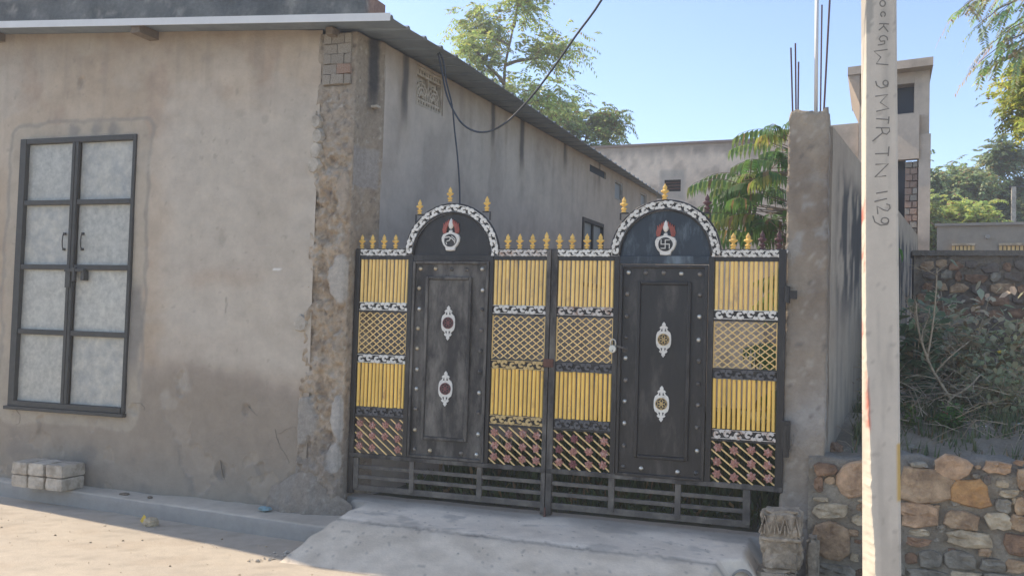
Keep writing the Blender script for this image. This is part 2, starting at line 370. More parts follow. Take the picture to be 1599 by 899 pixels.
# ================================================================== LEFT BUILDING
bld = thing('plastered_building', 'long low beige plastered building with eroded stone corner, metal sheet door and thin sheet roof', 'building', (0, 0, 0))
DOOR = (-3.70, -2.315, .70, 3.27)
ROOF0 = 4.06
def roof_z(s): return ROOF0 + .063*(.37-s)
def wall_col(s, z):
    a = fbm(s*.9, z*.9, 1); b = fbm(s*2.6, z*2.6, 5); g = fbm(s*8, z*8, 3, 3)
    c = mixc((.40, .325, .25), (.49, .42, .345), .5+a*1.3)
    c = mixc(c, (.385, .300, .235), .75*sstep(.05, .5, b))
    # pale, trowelled middle field
    f = sstep(-2.1, -1.8, s+.15*b)*sstep(1.0, 1.25, z+.1*a)*sstep(3.7, 3.3, z+.2*a)
    c = mixc(c, (.47, .43, .375), .75*f)
    c = mixc(c, (.40, .31, .24), .5*math.exp(-((z-1.95+.05*b)/.09)**2)*sstep(-1.8, -1.5, s)*sstep(-.7, -1.2, s))
    # damp lower band
    top = 1.12 + .10*fbm(s*1.6, 2, 2) + .02*(s < -2) - .12*sstep(-1.5, -.6, s)
    d = sstep(top+.06, top-.05, z)
    c = mixc(c, (.27, .232, .19), .92*d)
    c = mixc(c, (.31, .265, .225), .6*math.exp(-((z-top)/.10)**2)*(s > -2.2))
    c = mixc(c, (.24, .225, .20), .55*sstep(.55, .1, z+.12*b))
    c = mixc(c, (.17, .16, .15), .55*sstep(.20, .55, fbm(s*2.1, z*2.1, 17))*sstep(.6, .25, z))
    # cement surround of the door and its blotches
    dx = max(DOOR[0]-s, s-DOOR[1], 0); dz = max(DOOR[2]-z, z-DOOR[3], 0); dd = math.hypot(dx, dz)
    c = mixc(c, (.40, .36, .30), .6*sstep(.17, .13, dd+.04*b))
    e = abs(dd-.15-.05*b); c = mixc(c, (.27, .25, .225), .65*sstep(.03, .008, e)*(z > .9))
    if s > DOOR[1]: c = mixc(c, (.215, .205, .19), .8*sstep(.17, .11, dx+.06*b)*sstep(1.0, 1.2, z+.1*a)*sstep(1.98, 1.8, z+.1*a))
    for bx in (-3.08, -2.80, -2.60):
        c = mixc(c, (.22, .215, .20), .75*sstep(.09, .03, math.hypot((s-bx)*.8, z-3.33)+.03*g))
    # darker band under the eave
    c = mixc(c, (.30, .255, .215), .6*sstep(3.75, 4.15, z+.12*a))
    fl = sstep(.28, .36, fbm(s*2.2, z*2.2, 57, 5))*sstep(1.1, .5, z); c = mixc(c, (.33, .285, .235), .6*fl)
    dr = sstep(.1, .55, fbm(s*7, z*.35, 91, 3)); c = mixc(c, (.29, .25, .21), .45*dr*sstep(2.9, 4.1, z))
    c = mixc(c, (.46, .42, .37), .4*sstep(.2, .6, fbm(s*1.4, z*1.8, 83, 5))*sstep(1.2, 1.5, z))
    # scuffs, small cracks, paint chips
    for (x, y, r, k) in ((-3.03, 3.80, .07, .5), (-2.86, 3.78, .04, .5), (-1.35, 2.3, .09, .35), (-1.2, 3.4, .06, .3), (-.95, 3.35, .05, .3), (-1.25, .26, .06, .8), (-1.7, 1.0, .12, -.4), (-1.85, .86, .1, -.35), (-1.6, 1.02, .05, .35)):
        q = sstep(r, r*.35, math.hypot(s-x, (z-y)*.8)+.05*g)
        c = mixc(c, (.20, .18, .16) if k > 0 else (.45, .42, .38), abs(k)*q)
    c = mixc(c, (.22, .20, .175), .6*sstep(.012, .004, abs(s+1.27+.02*nz(z*9)))*(1.64 < z < 1.79))
    c = mixc(c, (.7, .69, .67), sstep(.030, .020, math.hypot((s+.78)*.6, (z-2.03)*1.6)+.03*g))
    if nz(s*14, z*14, 4) > .60: c = mixc(c, (.26, .23, .2), .35)
    return mixc(c, (.20, .18, .16), .16*max(0, g))
S0 = -5.6; RX1 = -.40
wsx = [S0+k*.145 for k in range(10)] + [-4.15+k*.015 for k in range(int(3.75/.015)+1)]; NX = len(wsx)-1
zs = [(-.22 if k == 0 else k*.016) for k in range(0, 259)]
def rx_edge(z): return -.44 - .07*sstep(4, 0, z) + .025*nz(z*1.7, 3) + .01*nz(z*9, 1)
SPALL = [(-1.25, .26, .055), (-1.72, 1.0, .06), (-1.02, .80, .035), (-2.22, .72, .04), (-3.03, 3.80, .04), (-.85, .30, .05), (-3.3, .55, .05)]
def wp(i, j):
    s = wsx[i]; z = zs[j]
    if j == len(zs)-1 or z > roof_z(s)-.006: z = roof_z(s)-.006
    y = .012*fbm(s*.8, z*.8, 7, 3)-.008 + .0022*fbm(s*7, z*7, 12, 3)
    y += .010*sstep(.30, .38, fbm(s*2.2, z*2.2, 57, 5))*sstep(1.1, .5, z)      # flaked skin near the ground
    for (a, b, r) in SPALL:
        if abs(s-a) < .2 and abs(z-b) < .25: y += .018*sstep(r, r*.7, math.hypot(s-a, (z-b)*.6)+.05*nz(s*14, z*14))
    return (s, y, z)
def in_door(i, j):
    s = (wsx[i]+wsx[i+1])/2; z = zs[j]+.008
    return DOOR[0] < s < DOOR[1] and DOOR[2] < z < DOOR[3]
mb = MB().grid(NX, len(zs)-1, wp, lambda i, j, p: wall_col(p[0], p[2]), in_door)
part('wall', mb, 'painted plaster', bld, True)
random.seed(3)
for (x, z, ang, L) in ((-1.0, .84, -.5, .12), (-2.22, .80, -1.9, .14), (-.70, .62, .1, .22), (-3.6, .52, .3, .25), (-1.27, .36, -1.2, .2), (-.72, .66, -1.5, .3)):
    pts = [(x, z)]; 
    while L > 0:
        ang += random.gauss(0, .18) if random.random() < .7 else random.gauss(0, .6); st = .025; L -= st; pts.append((pts[-1][0]+math.cos(ang)*st, pts[-1][1]+math.sin(ang)*st))
    yy = .012*fbm(x*.8, z*.8, 7, 3)-.008; n = len(pts)
    part('crack', MB().ribbon(pts, [.0015+.004*math.sin(PI*(k+.3)/(n+.3))*random.uniform(.4, 1) for k in range(n)], yy-.0045, yy+.01), 'dark crack', bld)
mb = MB(); c_ = (.33, .29, .25)
mb.add([(S0, -.01, -.2), (S0, 10.0, -.2), (S0, 10.0, roof_z(S0)), (S0, -.01, roof_z(S0))], [(3, 2, 1, 0)], c_)
mb.box(S0+.004, -.14, .10, .30, -.2, 4.0, c_)
mb.box(S0+.004, .50, 9.8, 10.0, -.2, 4.0, c_)
part('inner_wall', mb, 'painted plaster', bld)

# eroded corner: front strip + return
CPATCH = []
for (x, y, rx_, ry_, c_) in ((532, 436, 20, 36, (.44, .415, .38)), (530, 652, 13, 32, (.43, .41, .385)), (468, 655, 30, 34, (.31, .29, .265)), (523, 716, 12, 22, (.40, .38, .355)), (452, 760, 18, 60, (.27, .25, .225)), (520, 30, 34, 16, (.33, .29, .25)), (538, 300, 10, 30, (.37, .31, .25))):
    p = on_front(x, y, 0); CPATCH.append((p[0], p[2], rx_*.0056, ry_*.0056, c_))
def cpatch(s, z, d=0):
    for (a, b, ra, rb, c_) in CPATCH:
        u_ = math.hypot((s-a)/ra, (z-b)/rb)
        if u_ < 1.5:
            k = sstep(1.12, .88, u_+.22*fbm(s*11, z*11, 5))
            if k > 0: return k, c_
    if d > .02:
        u_ = max(abs(d-.17)/.16, abs(z-2.93)/.17); k = sstep(1.1, .92, u_+.1*nz(d*20, z*20))
        return k, (.33, .31, .295)
    return 0, None
def corner_col(s, d, z):
    q = s + d; a = fbm(q*3, z*3, 4); b = fbm(q*9, z*9, 6); g = fbm(q*24, z*24, 8, 3)
    c = mixc((.36, .285, .21), (.47, .385, .295), .5+a)
    c = mixc(c, (.42, .385, .34), .8*sstep(.25, .6, b))
    c = mixc(c, (.25, .19, .14), .6*sstep(.15, .5, -b))
    up = sstep(2.9, 3.3, z+.2*a)
    c = mixc(c, (.31, .275, .235), .7*up)
    c = mixc(c, (.25, .225, .195), .55*sstep(2.6, 3.5, z+.3*a)*sstep(-.05, .2, d - .05 + .5*min(0, s+.1)))
    if d > .0: c = mixc(c, (.30, .255, .205), .55*sstep(-.2, .1, z-1.6))
    c = mixc(c, (.25, .225, .20), .7*sstep(.9, .4, z+.15*a))
    c = mixc(c, (.14, .125, .11), .65*sstep(.35, .75, -g - .2*b))
    if nz(q*22, z*22, 3) > .5: c = mixc(c, (.48, .45, .40), .5)
    k, pc = cpatch(s, z, d)
    if k: c = mixc(c, mixc(pc, (.28, .26, .235), .35*max(0, b)), .88*k)
    return c
STREAK = [(.245, .062, 3.52, 4.2), (.74, .065, 3.52, 4.02), (2.72, .06, 3.66, 4.1), (3.58, .075, 3.55, 4.1), (5.1, .06, 3.8, 4.1), (6.6, .05, 3.8, 4.1)]
def streak(c, d, z):
    for (x, wd, z0, z1) in STREAK:
        k = sstep(wd*1.25, wd*.45, abs(d-x+.018*nz(z*5, x)+.008*nz(z*21, x)))*sstep(z0-.22, z0+.14, z+.10*nz(d*40, 2))
        c = mixc(c, (.28, .235, .185), .35*sstep(wd*2.4, wd, abs(d-x))*sstep(z0-.5, z0, z))
        c = mixc(c, (.035, .04, .048), (.92 if x < .3 else .78)*k)
    return c
BR = (-.365, -.12, 3.60, 4.06)      # exposed brick pocket
def crough(q, z):
    e = .5 + fbm(q*5, z*5, 2)*.8; h = .026*fbm(q*7, z*7, 1, 5) + .015*fbm(q*22, z*22, 3, 3)
    k = sstep(3.4, 2.7, z)
    h = h*(.45+.75*k) + .012
    h += .06*sstep(.75, .0, z+.1*nz(q*5))*(.6+fbm(q*3, z*3, 5))
    # lost chunks with crisp edges
    h -= .020*sstep(.12, .20, fbm(q*4.2, z*4.2, 44, 4))*sstep(3.4, 3.1, z)
    h -= .012*sstep(.25, .32, fbm(q*11, z*8, 47, 3))
    k, pc = cpatch(q if q < 0 else 9, z, q-.3 if q > .3 else 0)
    if k: h = h*(1-k)+(.030+.003*fbm(q*9, z*9))*k
    return h
cz = [k*.0135-.06 for k in range(0, 309)]
def cpos(i, j):
    z = min(cz[j], 4.065); 
    if i <= 46:
        l = rx_edge(z); t = i/46; s = l + (-.062-l)*t
        h = crough(s, z)*sstep(0, .08, t)*(1-.5*sstep(.85, 1, t)) - .002
        if BR[0] < s < BR[1] and BR[2] < z: h = -.004+.012*nz(s*40, z*40)
        r = sstep(1, .93, t)
        return (s-.012*(1-r), -h*r - .0*(1-r), z)
    d = (i-46)*.0135; h = crough(d+.3, z)*sstep(.38, .30, d)*.8
    return (-.062-abs(h)*.35+.054*d+.062*sstep(.16, .36, d), d, z)
def ccol(i, j, p):
    if i <= 46: return corner_col(p[0], 0, p[2])
    d = (i-46)*.0135; return streak(corner_col(0, d, p[2]), d, p[2])
part('rough_corner', MB().grid(46+28, len(cz)-1, cpos, ccol), 'rough render', bld, True)
# exposed bricks near the top of the corner
brick_me = []
for k in range(3):
    b = MB().box(-.5, .5, -.5, .5, -.5, .5)
    b.v = [(x+.05*nz(x*3+k, z*3, y), y+.1*nz(z*4+k, x, 5), z+.10*nz(x*4, y*4, z+k)) for x, y, z in b.v]
    brick_me.append([mesh('brick', b, mm) for mm in ('whitewashed brick', 'brick clay')])
for r in range(5):
    z = 3.655 + r*.088; xs = [-.365, -.235, -.10] if r % 2 else [-.365, -.29, -.165, -.10]
    for a, b in zip(xs, xs[1:]):
        red = (r == 1 and b > -.11)
        piece('brick', brick_me[(r+int(a*99)) % 3][1 if red else 0], ((a+b)/2, .012-.012*random.random(), z), bld, scale=(b-a-.005, .08, .081), label='red clay brick laid bare' if red else None)
for (x, y, w_, h_) in ((495, 190, 10, 13), (497, 213, 11, 14), (494, 236, 12, 16), (491, 258, 13, 15), (470, 505, 14, 16)):
    p = on_front(x, y, -.01); b = MB().prism([(p[0]+w_*.0055*math.cos(t)*(1+.2*nz(t, x)), p[2]+h_*.0055*math.sin(t)*(1+.2*nz(t, y))) for t in [k*PI/4 for k in range(8)]], -.035, .01, inset=.25)
    part('stone', b, 'pale cement', bld, label='small pale stone set in the corner render')
# side wall
TS = math.radians(22.8); sv = Vector((math.sin(TS), math.cos(TS), 0)); SU, SN = sv.dot(U), sv.dot(N)
def side(d, off, z): return (SU*d + SN*off, SN*d - SU*off, z)        # off > 0 stands out into the courtyard
HOLES = [(.95, 1.50, 3.655, 4.03), (5.88, 6.85, 2.2, 3.17), (6.15, 6.95, 3.86, 3.98), (7.42, 7.86, 3.63, 3.93), (8.95, 9.35, 3.72, 3.96)]
sx = [.36+k*.03 for k in range(0, 120)] + [3.96+k*.07 for k in range(0, 87)] + [10.05]
sz = [(-.1+k*.1) for k in range(0, 22)] + [2.05+k*.035 for k in range(0, 57)] + [4.055]
def snap(v, arr):
    return arr
for h in HOLES:
    for x in h[:2]:
        k = min(range(len(sx)), key=lambda q: abs(sx[q]-x)); sx[k] = x
    for z in h[2:]:
        k = min(range(len(sz)), key=lambda q: abs(sz[q]-z)); sz[k] = z
def sw_col(i, j, p):
    d = sx[i]; z = p[2]
    a = fbm(d*.5, z*.7, 21); b = fbm(d*2.2, z*1.1, 23); v = fbm(d*6, z*.5, 25)
    c = mixc((.44, .405, .37), (.37, .34, .315), .5+a*1.4)
    c = mixc(c, (.29, .265, .245), .6*sstep(.0, .5, b))
    c = mixc(c, (.36, .31, .26), .6*sstep(3.0, 9, d)*sstep(2.4, 3.6, z))
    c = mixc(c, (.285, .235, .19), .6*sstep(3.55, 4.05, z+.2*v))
    c = mixc(c, (.24, .215, .19), .5*sstep(.15, .6, v)*sstep(2.8, 4, z))
    c = streak(c, d, z)
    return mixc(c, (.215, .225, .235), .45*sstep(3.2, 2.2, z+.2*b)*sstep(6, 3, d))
def sw_hole(i, j):
    x = (sx[i]+sx[i+1])/2; z = (sz[j]+sz[j+1])/2
    return any(h[0] < x < h[1] and h[2] < z < h[3] for h in HOLES)
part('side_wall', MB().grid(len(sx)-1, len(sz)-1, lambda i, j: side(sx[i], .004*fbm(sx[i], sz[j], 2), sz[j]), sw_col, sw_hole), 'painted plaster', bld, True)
mb = MB()
for h in HOLES:      # reveals and the dark room behind
    dp = -.12
    A = [side(h[0], 0, h[2]), side(h[1], 0, h[2]), side(h[1], 0, h[3]), side(h[0], 0, h[3])]
    B = [side(h[0], dp, h[2]), side(h[1], dp, h[2]), side(h[1], dp, h[3]), side(h[0], dp, h[3])]
    mb.add(A+B, [(0, 4, 5, 1), (1, 5, 6, 2), (2, 6, 7, 3), (3, 7, 4, 0)], (.31, .28, .25))
part('opening_reveal', mb, 'painted plaster', bld)
mb = MB()
for h in HOLES: 
    a = side(h[0]-.05, -.13, h[2]-.05); b = side(h[1]+.05, -.13, h[2]-.05); c = side(h[1]+.05, -.13, h[3]+.05); d = side(h[0]-.05, -.13, h[3]+.05)
    a2 = side(h[0]-.05, -.16, h[2]-.05); b2 = side(h[1]+.05, -.16, h[2]-.05); c2 = side(h[1]+.05, -.16, h[3]+.05); d2 = side(h[0]-.05, -.16, h[3]+.05)
    mb.add([a, b, c, d, a2, b2, c2, d2], [(0, 1, 2, 3), (7, 6, 5, 4), (0, 4, 5, 1), (1, 5, 6, 2), (2, 6, 7, 3), (3, 7, 4, 0)])
part('room_backing', mb, 'dark void', bld)
# cast jali vent
h = HOLES[0]
def sbar(mb, d0, d1, z0, z1, o0, o1, col=None):
    P = [side(d0, o0, z0), side(d1, o0, z0), side(d1, o1, z0), side(d0, o1, z0), side(d0, o0, z1), side(d1, o0, z1), side(d1, o1, z1), side(d0, o1, z1)]
    mb.add(P, [(0, 3, 2, 1), (4, 5, 6, 7), (0, 1, 5, 4), (1, 2, 6, 5), (2, 3, 7, 6), (3, 0, 4, 7)], col)
def slat_rect(mb, d0, d1, z0, z1, t, o0, o1):
    sbar(mb, d0, d1, z0, z0+t, o0, o1); sbar(mb, d0, d1, z1-t, z1, o0, o1); sbar(mb, d0, d0+t, z0+t, z1-t, o0, o1); sbar(mb, d1-t, d1, z0+t, z1-t, o0, o1)
ven = MB(); slat_rect(ven, h[0], h[1], h[2], h[3], .028, -.06, -.012)
vf = part('jali_frame', ven, 'pale cement', bld, label='cast cement vent screen under the eave')
mb = MB()
for zz in (h[2]+.06, h[3]-.08): sbar(mb, h[0]+.028, h[1]-.028, zz, zz+.02, -.055, -.02)
for k in range(9):
    x = h[0]+.05+k*.052
    for zz in (h[2]+.028, h[3]-.06): sbar(mb, x, x+.024, zz, zz+.032, -.055, -.022)
def sribbon(mb, pts, w_, o0, o1):
    r = MB().ribbon(pts, w_, 0, 1); 
    r.v = [side(x, o0 if y < .5 else o1, z) for x, y, z in r.v]; mb.add(r.v, r.f)
zc = h[2]+.085
for cx_ in (h[0]+.15, h[1]-.15):
    for rr in (.05, .085, .12):
        sribbon(mb, [(cx_+rr*math.cos(t), zc+.0+rr*1.25*math.sin(t)) for t in [k*PI/8 for k in range(9)]], .017, -.05, -.024)
    for t in (.5, 1.05, 1.57, 2.1, 2.64):
        sribbon(mb, [(cx_+.03*math.cos(t), zc+.03*math.sin(t)), (cx_+.13*math.cos(t), zc+.17*math.sin(t))], .014, -.05, -.026)
sbar(mb, h[0]+.27, h[0]+.285, zc, h[3]-.08, -.05, -.024)
sbar(mb, h[0]+.03, h[1]-.03, h[2]+.028, h[3]-.028, -.10, -.066)
part('jali_screen', mb, 'pale cement', vf)
# courtyard side window with dark frame
h = HOLES[1]; mb = MB(); slat_rect(mb, h[0], h[1], h[2], h[3], .055, -.05, .02); sbar(mb, (h[0]+h[1])/2-.02, (h[0]+h[1])/2+.02, h[2]+.055, h[3]-.055, -.05, .01)
wf = part('window', mb, 'window bar', bld, label='dark framed window in the side wall, just above the gate spikes')
for k in (0, 1):
    mb = MB(); x0 = h[0]+.057+k*((h[1]-h[0])/2-.035); sbar(mb, x0, x0+(h[1]-h[0])/2-.08, h[2]+.057, h[3]-.057, -.03, -.02)
    part('pane', mb, 'pale pane', wf)
for h in (HOLES[3], HOLES[4]):
    mb = MB(); slat_rect(mb, h[0], h[1], h[2], h[3], .03, -.06, -.01); wf = part('window', mb, 'cement patch', bld, label='small high vent window far along the side wall')
    mb = MB(); sbar(mb, h[0]+.032, h[1]-.032, h[2]+.032, h[3]-.032, -.05, -.04); part('pane', mb, 'pale pane', wf)
h = HOLES[2]; mb = MB(); sbar(mb, h[0], h[1], h[2], h[3], -.1, -.03); part('vent_slot', mb, 'blue shade glass', bld)
# insulator bracket low on the streak
mb = MB(); sbar(mb, .20, .265, 3.455, 3.475, -.03, .03); part('wall_peg', mb, 'pale cement', bld)

# roof sheet (trapezoid ribs running down to the eave)
def rib(n):
    q = (n+.3) % .29
    return .022*sstep(.0, .018, q)*sstep(.058, .040, q)
def eave(n): return .40 + .09*sstep(-.3, 1.2, n) + .018*max(0, n-1.2)
ns = []
n_ = -.30
while n_ < 10.6:
    for q in (0, .018, .04, .058): ns.append(n_+q)
    n_ += .29
mb = MB(); K = len(ns)
for (dz, rev) in ((0, 0), (-.004, 1)):
    o = len(mb.v)
    for n_ in ns:
        e = eave(n_)
        sl_ = S0-.0 if n_ >= 0 else S0-n_/.3*1.25; mb.v.append((sl_, n_, roof_z(sl_)+rib(n_)+dz)); mb.v.append((e, n_, roof_z(e)+rib(n_)+dz))  # unseen left front corner cut back to smooth the shadow edge on the road
    for k in range(K-1):
        f = (o+2*k, o+2*k+1, o+2*k+3, o+2*k+2); mb.f.append(f if not rev else f[::-1])
o = 2*K
for k in range(K-1): mb.f.append((2*k+1, o+2*k+1, o+2*k+3, 2*k+3))
rf = part('roof', mb, 'roof sheet', bld)
# upturned crimped lip that catches the light at the far eave, white front trim
mb = MB()
a0, a1 = S0+1.25, .40
mb.add([(a0, -.306, roof_z(a0)-.034), (a1, -.306, roof_z(a1)-.034), (a1, -.306, roof_z(a1)+.03), (a0, -.306, roof_z(a0)+.03),
        (a0, -.300, roof_z(a0)-.034), (a1, -.300, roof_z(a1)-.034), (a1, -.300, roof_z(a1)+.03), (a0, -.300, roof_z(a0)+.03)],
       [(0, 1, 2, 3), (7, 6, 5, 4), (0, 4, 5, 1), (1, 5, 6, 2), (2, 6, 7, 3), (3, 7, 4, 0)])
part('fascia', mb, 'white trim', rf)
for s in (-3.98, -2.12):
    mb = MB(); z = roof_z(s); mb.box(s-.10, s+.0, -.27, .02, z-.085, z-.008); part('purlin', mb, 'wood', bld, label='timber end under the front eave')
mb = MB(); mb.box(-.30, -.235, -.12, .02, 4.02, 4.082); part('purlin', mb, 'wood', bld)
mb = MB(); p0 = side(8.3, 0, 0)
# dark stained upper wall standing behind the roof edge
mb = MB()
def upos(i, j):
    s = -7+i*.04; top = 5.45 - .62*sstep(-.75, -.60, s) + .03*nz(s*6); return (s, 1.2+.012*fbm(s*3, j*.3), 4.0+(top-4.0)*j/30)
def ucol(i, j, p):
    c = mixc((.20, .20, .19), (.12, .125, .125), .5+fbm(p[0]*2.5, p[2]*2.5, 3)*1.2); c = mixc(c, (.33, .31, .28), .8*sstep(.25, .6, fbm(p[0]*5, p[2]*6, 13)))
    return mixc(c, (.33, .19, .14), .8*sstep(-.66, -.60, p[0]))
mb.grid(161, 30, upos, ucol)
mb.add([(-.56, 1.2, 4), (-.56, 1.43, 4), (-.56, 1.43, 4.80), (-.56, 1.2, 4.80)], [(0, 1, 2, 3)], (.3, .18, .14))
mb.add([(-7, 1.43, 4), (-.56, 1.43, 4), (-.56, 1.43, 4.80), (-7, 1.43, 5.4)], [(3, 2, 1, 0)], (.2, .19, .18))
part('upper_wall', mb, 'rough render', bld, label='dark stained upper wall behind the white roof trim')
# double metal sheet door
a, b, c, d = DOOR
fr = MB()
fr.box(a, a+.075, -.035, .05, c, d); fr.box(b-.035, b, -.030, .05, c, d); fr.box(a+.075, b-.035, -.03, .05, d-.05, d); fr.box(a+.075, b-.035, -.04, .05, c, c+.05)
fr.box(a-.03, b+.01, -.055, .0, c-.035, c-.002)
door = part('door', fr, 'door bar paint', bld, label='double metal sheet door of eight grey panels', bevel=.004)
mid = -3.015
mb = MB().box(mid-.035, mid-.001, -.04, -.005, c+.052, d-.052); mb.box(mid+.002, mid+.035, -.036, -.005, c+.052, d-.052)
part('middle_stile', mb, 'door bar paint', door, bevel=.003)
rows = [c+.052, 1.415, 2.035, 2.65, d-.052]
for k in range(4):
    z0, z1 = rows[k], rows[k+1]
    for (x0, x1) in ((a+.077, mid-.037), (mid+.037, b-.037)):
        mb = MB().grid(10, 10, lambda i, j: (x0+(x1-x0)*i/10, .012+.006*nz(x0*5+i*.3, z0*5+j*.3), z0+(z1-z0)*j/10)); part('door_panel', mb, ('door sheet', 'door sheet dusty')[(k*2+(x0 > -3.3)) % 3 == 1], door, True)
        if k: 
            mb = MB().box(x0, x1, -.03, .01, z0-.026+.004*nz(x0, z0), z0+.022); part('cross_bar', mb, 'door bar paint', door, bevel=.004)
for s_ in (-3.135, -2.915):
    mb = MB().tube([(s_, -.003, 2.345), (s_-.0, -.016, 2.335), (s_, -.022, 2.28), (s_, -.016, 2.22), (s_, -.003, 2.21)], .006, 6)
    mb.box(s_-.012, s_+.012, -.006, .012, 2.34, 2.362); mb.box(s_-.012, s_+.012, -.006, .012, 2.193, 2.215)
    part('handle', mb, 'door bar paint', door, True)
mb = MB().box(-3.06, -2.83, -.06, -.03, 1.99, 2.02); mb.box(-2.96, -2.93, -.065, -.03, 1.90, 2.03); mb.box(-2.87, -2.83, -.05, .01, 1.91, 2.0); mb.box(-3.05, -2.99, -.055, -.04, 1.84, 2.0)
part('latch', mb, 'door bar paint', door, bevel=.003)
# rubble hump at the foot of the corner is part of the building's render
mb = MB()
def hump(i, j):
    t = i/40; s = -.72+.78*t; v = j/16
    hgt = .34*(.25+.75*math.sin(PI*min(1, t*.8+.18)))*(1+.3*nz(s*4)); z = -.03 + hgt*v
    n_ = -.02 - .17*(1-v)**.8*math.sin(PI*min(1, t*.75+.2)) - .03*fbm(s*9, z*9, 2)*(1-v*.7)
    return (s, n_, z)
mb.grid(40, 16, hump, lambda i, j, p: mixc(corner_col(p[0], 0, p[2]*.6), (.30, .265, .225), .4))
part('rubble_foot', mb, 'rough render', bld, True)

# ================================================================== GATE
GN = .10                                   # front plane of the gate
FINW = [(0, .016), (.010, .018), (.014, .008), (.022, .018), (.030, .022), (.037, .010), (.045, .009), (.054, .020), (.062, .030), (.070, .026), (.076, .013), (.088, .016), (.098, .014), (.110, .007), (.122, .001)]
fin_gold = mesh('finial', MB().lathe([(h, r*1.12) for h, r in FINW], (0, 0, 0), .5, 8), 'gold paint')
fin_dark = mesh('finial', MB().lathe([(h*1.12, r*1.15) for h, r in FINW], (0, 0, 0), .5, 8), 'dark maroon paint')
fin_big = mesh('finial', MB().lathe([(h*1.12, r*1.12) for h, r in FINW], (0, 0, 0), .45, 8), 'gold paint')
def slat_mesh(h, m):
    w_ = .0250; mb = MB(); prof = [(-w_/2, .010), (-w_/2, .002), (-w_*.28, -.006), (w_*.28, -.006), (w_/2, .002), (w_/2, .010)]
    vs = [(x, y, 0) for x, y in prof] + [(x, y, h) for x, y in prof]; k = 6
    mb.add(vs, [(i, (i+1) % k, (i+1) % k+k, i+k) for i in range(k)] + [tuple(range(k-1, -1, -1)), tuple(range(k, 2*k))])
    return mesh('slat', mb, m)
slat_hi = slat_mesh(.362, 'pale yellow paint'); slat_lo = slat_mesh(.365, 'yellow paint')
# the upper slats are bleached
M['bleached yellow paint'] = mat('bleached yellow paint', (.80, .57, .21), .55, .16, 6, .15, 80, rgb2=(.50, .36, .19), mixlo=.57, mixhi=.72)
slat_hi.materials[0] = M['bleached yellow paint']
def flower(r, k=6, amp=.22, ph=0, n=24): return [(r*(1+amp*math.cos(k*t+ph))*math.cos(t), r*(1+amp*math.cos(k*t+ph))*math.sin(t)) for t in [2*PI*i/n for i in range(n)]]
def ros(m):
    mb = MB(); mb.prism(flower(.031), -.010, .0, inset=.12); mb.prism(flower(.018, 6, .25, PI), -.017, -.010, inset=.15); mb.lathe([(0, .008), (.006, .006), (.009, .001)], (0, -.017, 0), k=6, axis='n')
    return mesh('rosette', mb, m)
ros_m = [ros('copper paint'), ros('copper paint'), ros('maroon flower paint')]
def stud(m):
    return mesh('stud', MB().lathe([(0, .018), (.004, .018), (.009, .014), (.014, .008), (.016, .002)], (0, 0, 0), k=10, axis='n'), m, smooth=True)
stud_l = stud('brass'); stud_d = stud('stud metal'); stud_s = stud('steel')
def curl(cx, cz, r, flip, turns=.86, n=12):
    out = []
    for i in range(n+1):
        t = i/n; an = PI*.15 + t*2*PI*turns; rr = r*(.28+.72*t); y = math.sin(an)*rr
        out.append((cx+math.cos(an)*rr, cz + (-y if flip else y)))
    return out
def scroll_strip(length, h, fn, y0=-.012, y1=.004, w_=.0185):
    """casting of linked C scrolls along a strip; fn maps (along, up) to (s, z)"""
    mb = MB(); unit = h*1.15; n = max(2, round(length/unit)); unit = length/n
    for k in range(n):
        x = (k+.5)*unit; f = k % 2
        mb.ribbon(curl(x, h/2, h*.40, f), w_, y0, y1, fn)
        mb.ribbon([(x+unit*.28, h*(.3 if f else .7)), (x+unit*.45, h*(.12 if f else .88)), (x+unit*.68, h*(.22 if f else .78))], w_*1.15, y0+.001, y1, fn)
        mb.ribbon([(x-unit*.1, h*(.9 if f else .1)), (x+unit*.12, h*(.93 if f else .07)), (x+unit*.3, h*(.8 if f else .2))], w_*.9, y0+.002, y1, fn)
    steps = max(2, int(length/.05))
    for b in (.0025, h-.0025): mb.ribbon([(length*i/steps, b) for i in range(steps+1)], .005, y0+.004, y1, fn)
    return mb
def band(s0, s1, z0, z1, m, leaf, label=None):
    bk = MB().box(s0-.001, s1+.001, GN+.006, GN+.014, z0, z1); o = part('scroll_band', scroll_strip(s1-s0, z1-z0, lambda a, b: (s0+a, z0+b), GN-.010, GN+.005), m, leaf, label=label)
    part('band_backing', bk, 'black paint', o)
    return o
Zt = dict(top=2.215, tb=2.163, s1=2.132, s1b=1.772, b1=(1.703, 1.768), lat=(1.338, 1.686), b2=(1.262, 1.329), s2=(.896, 1.262), b3=(.822, .888), dia=(.500, .802), rail=(.465, .500))
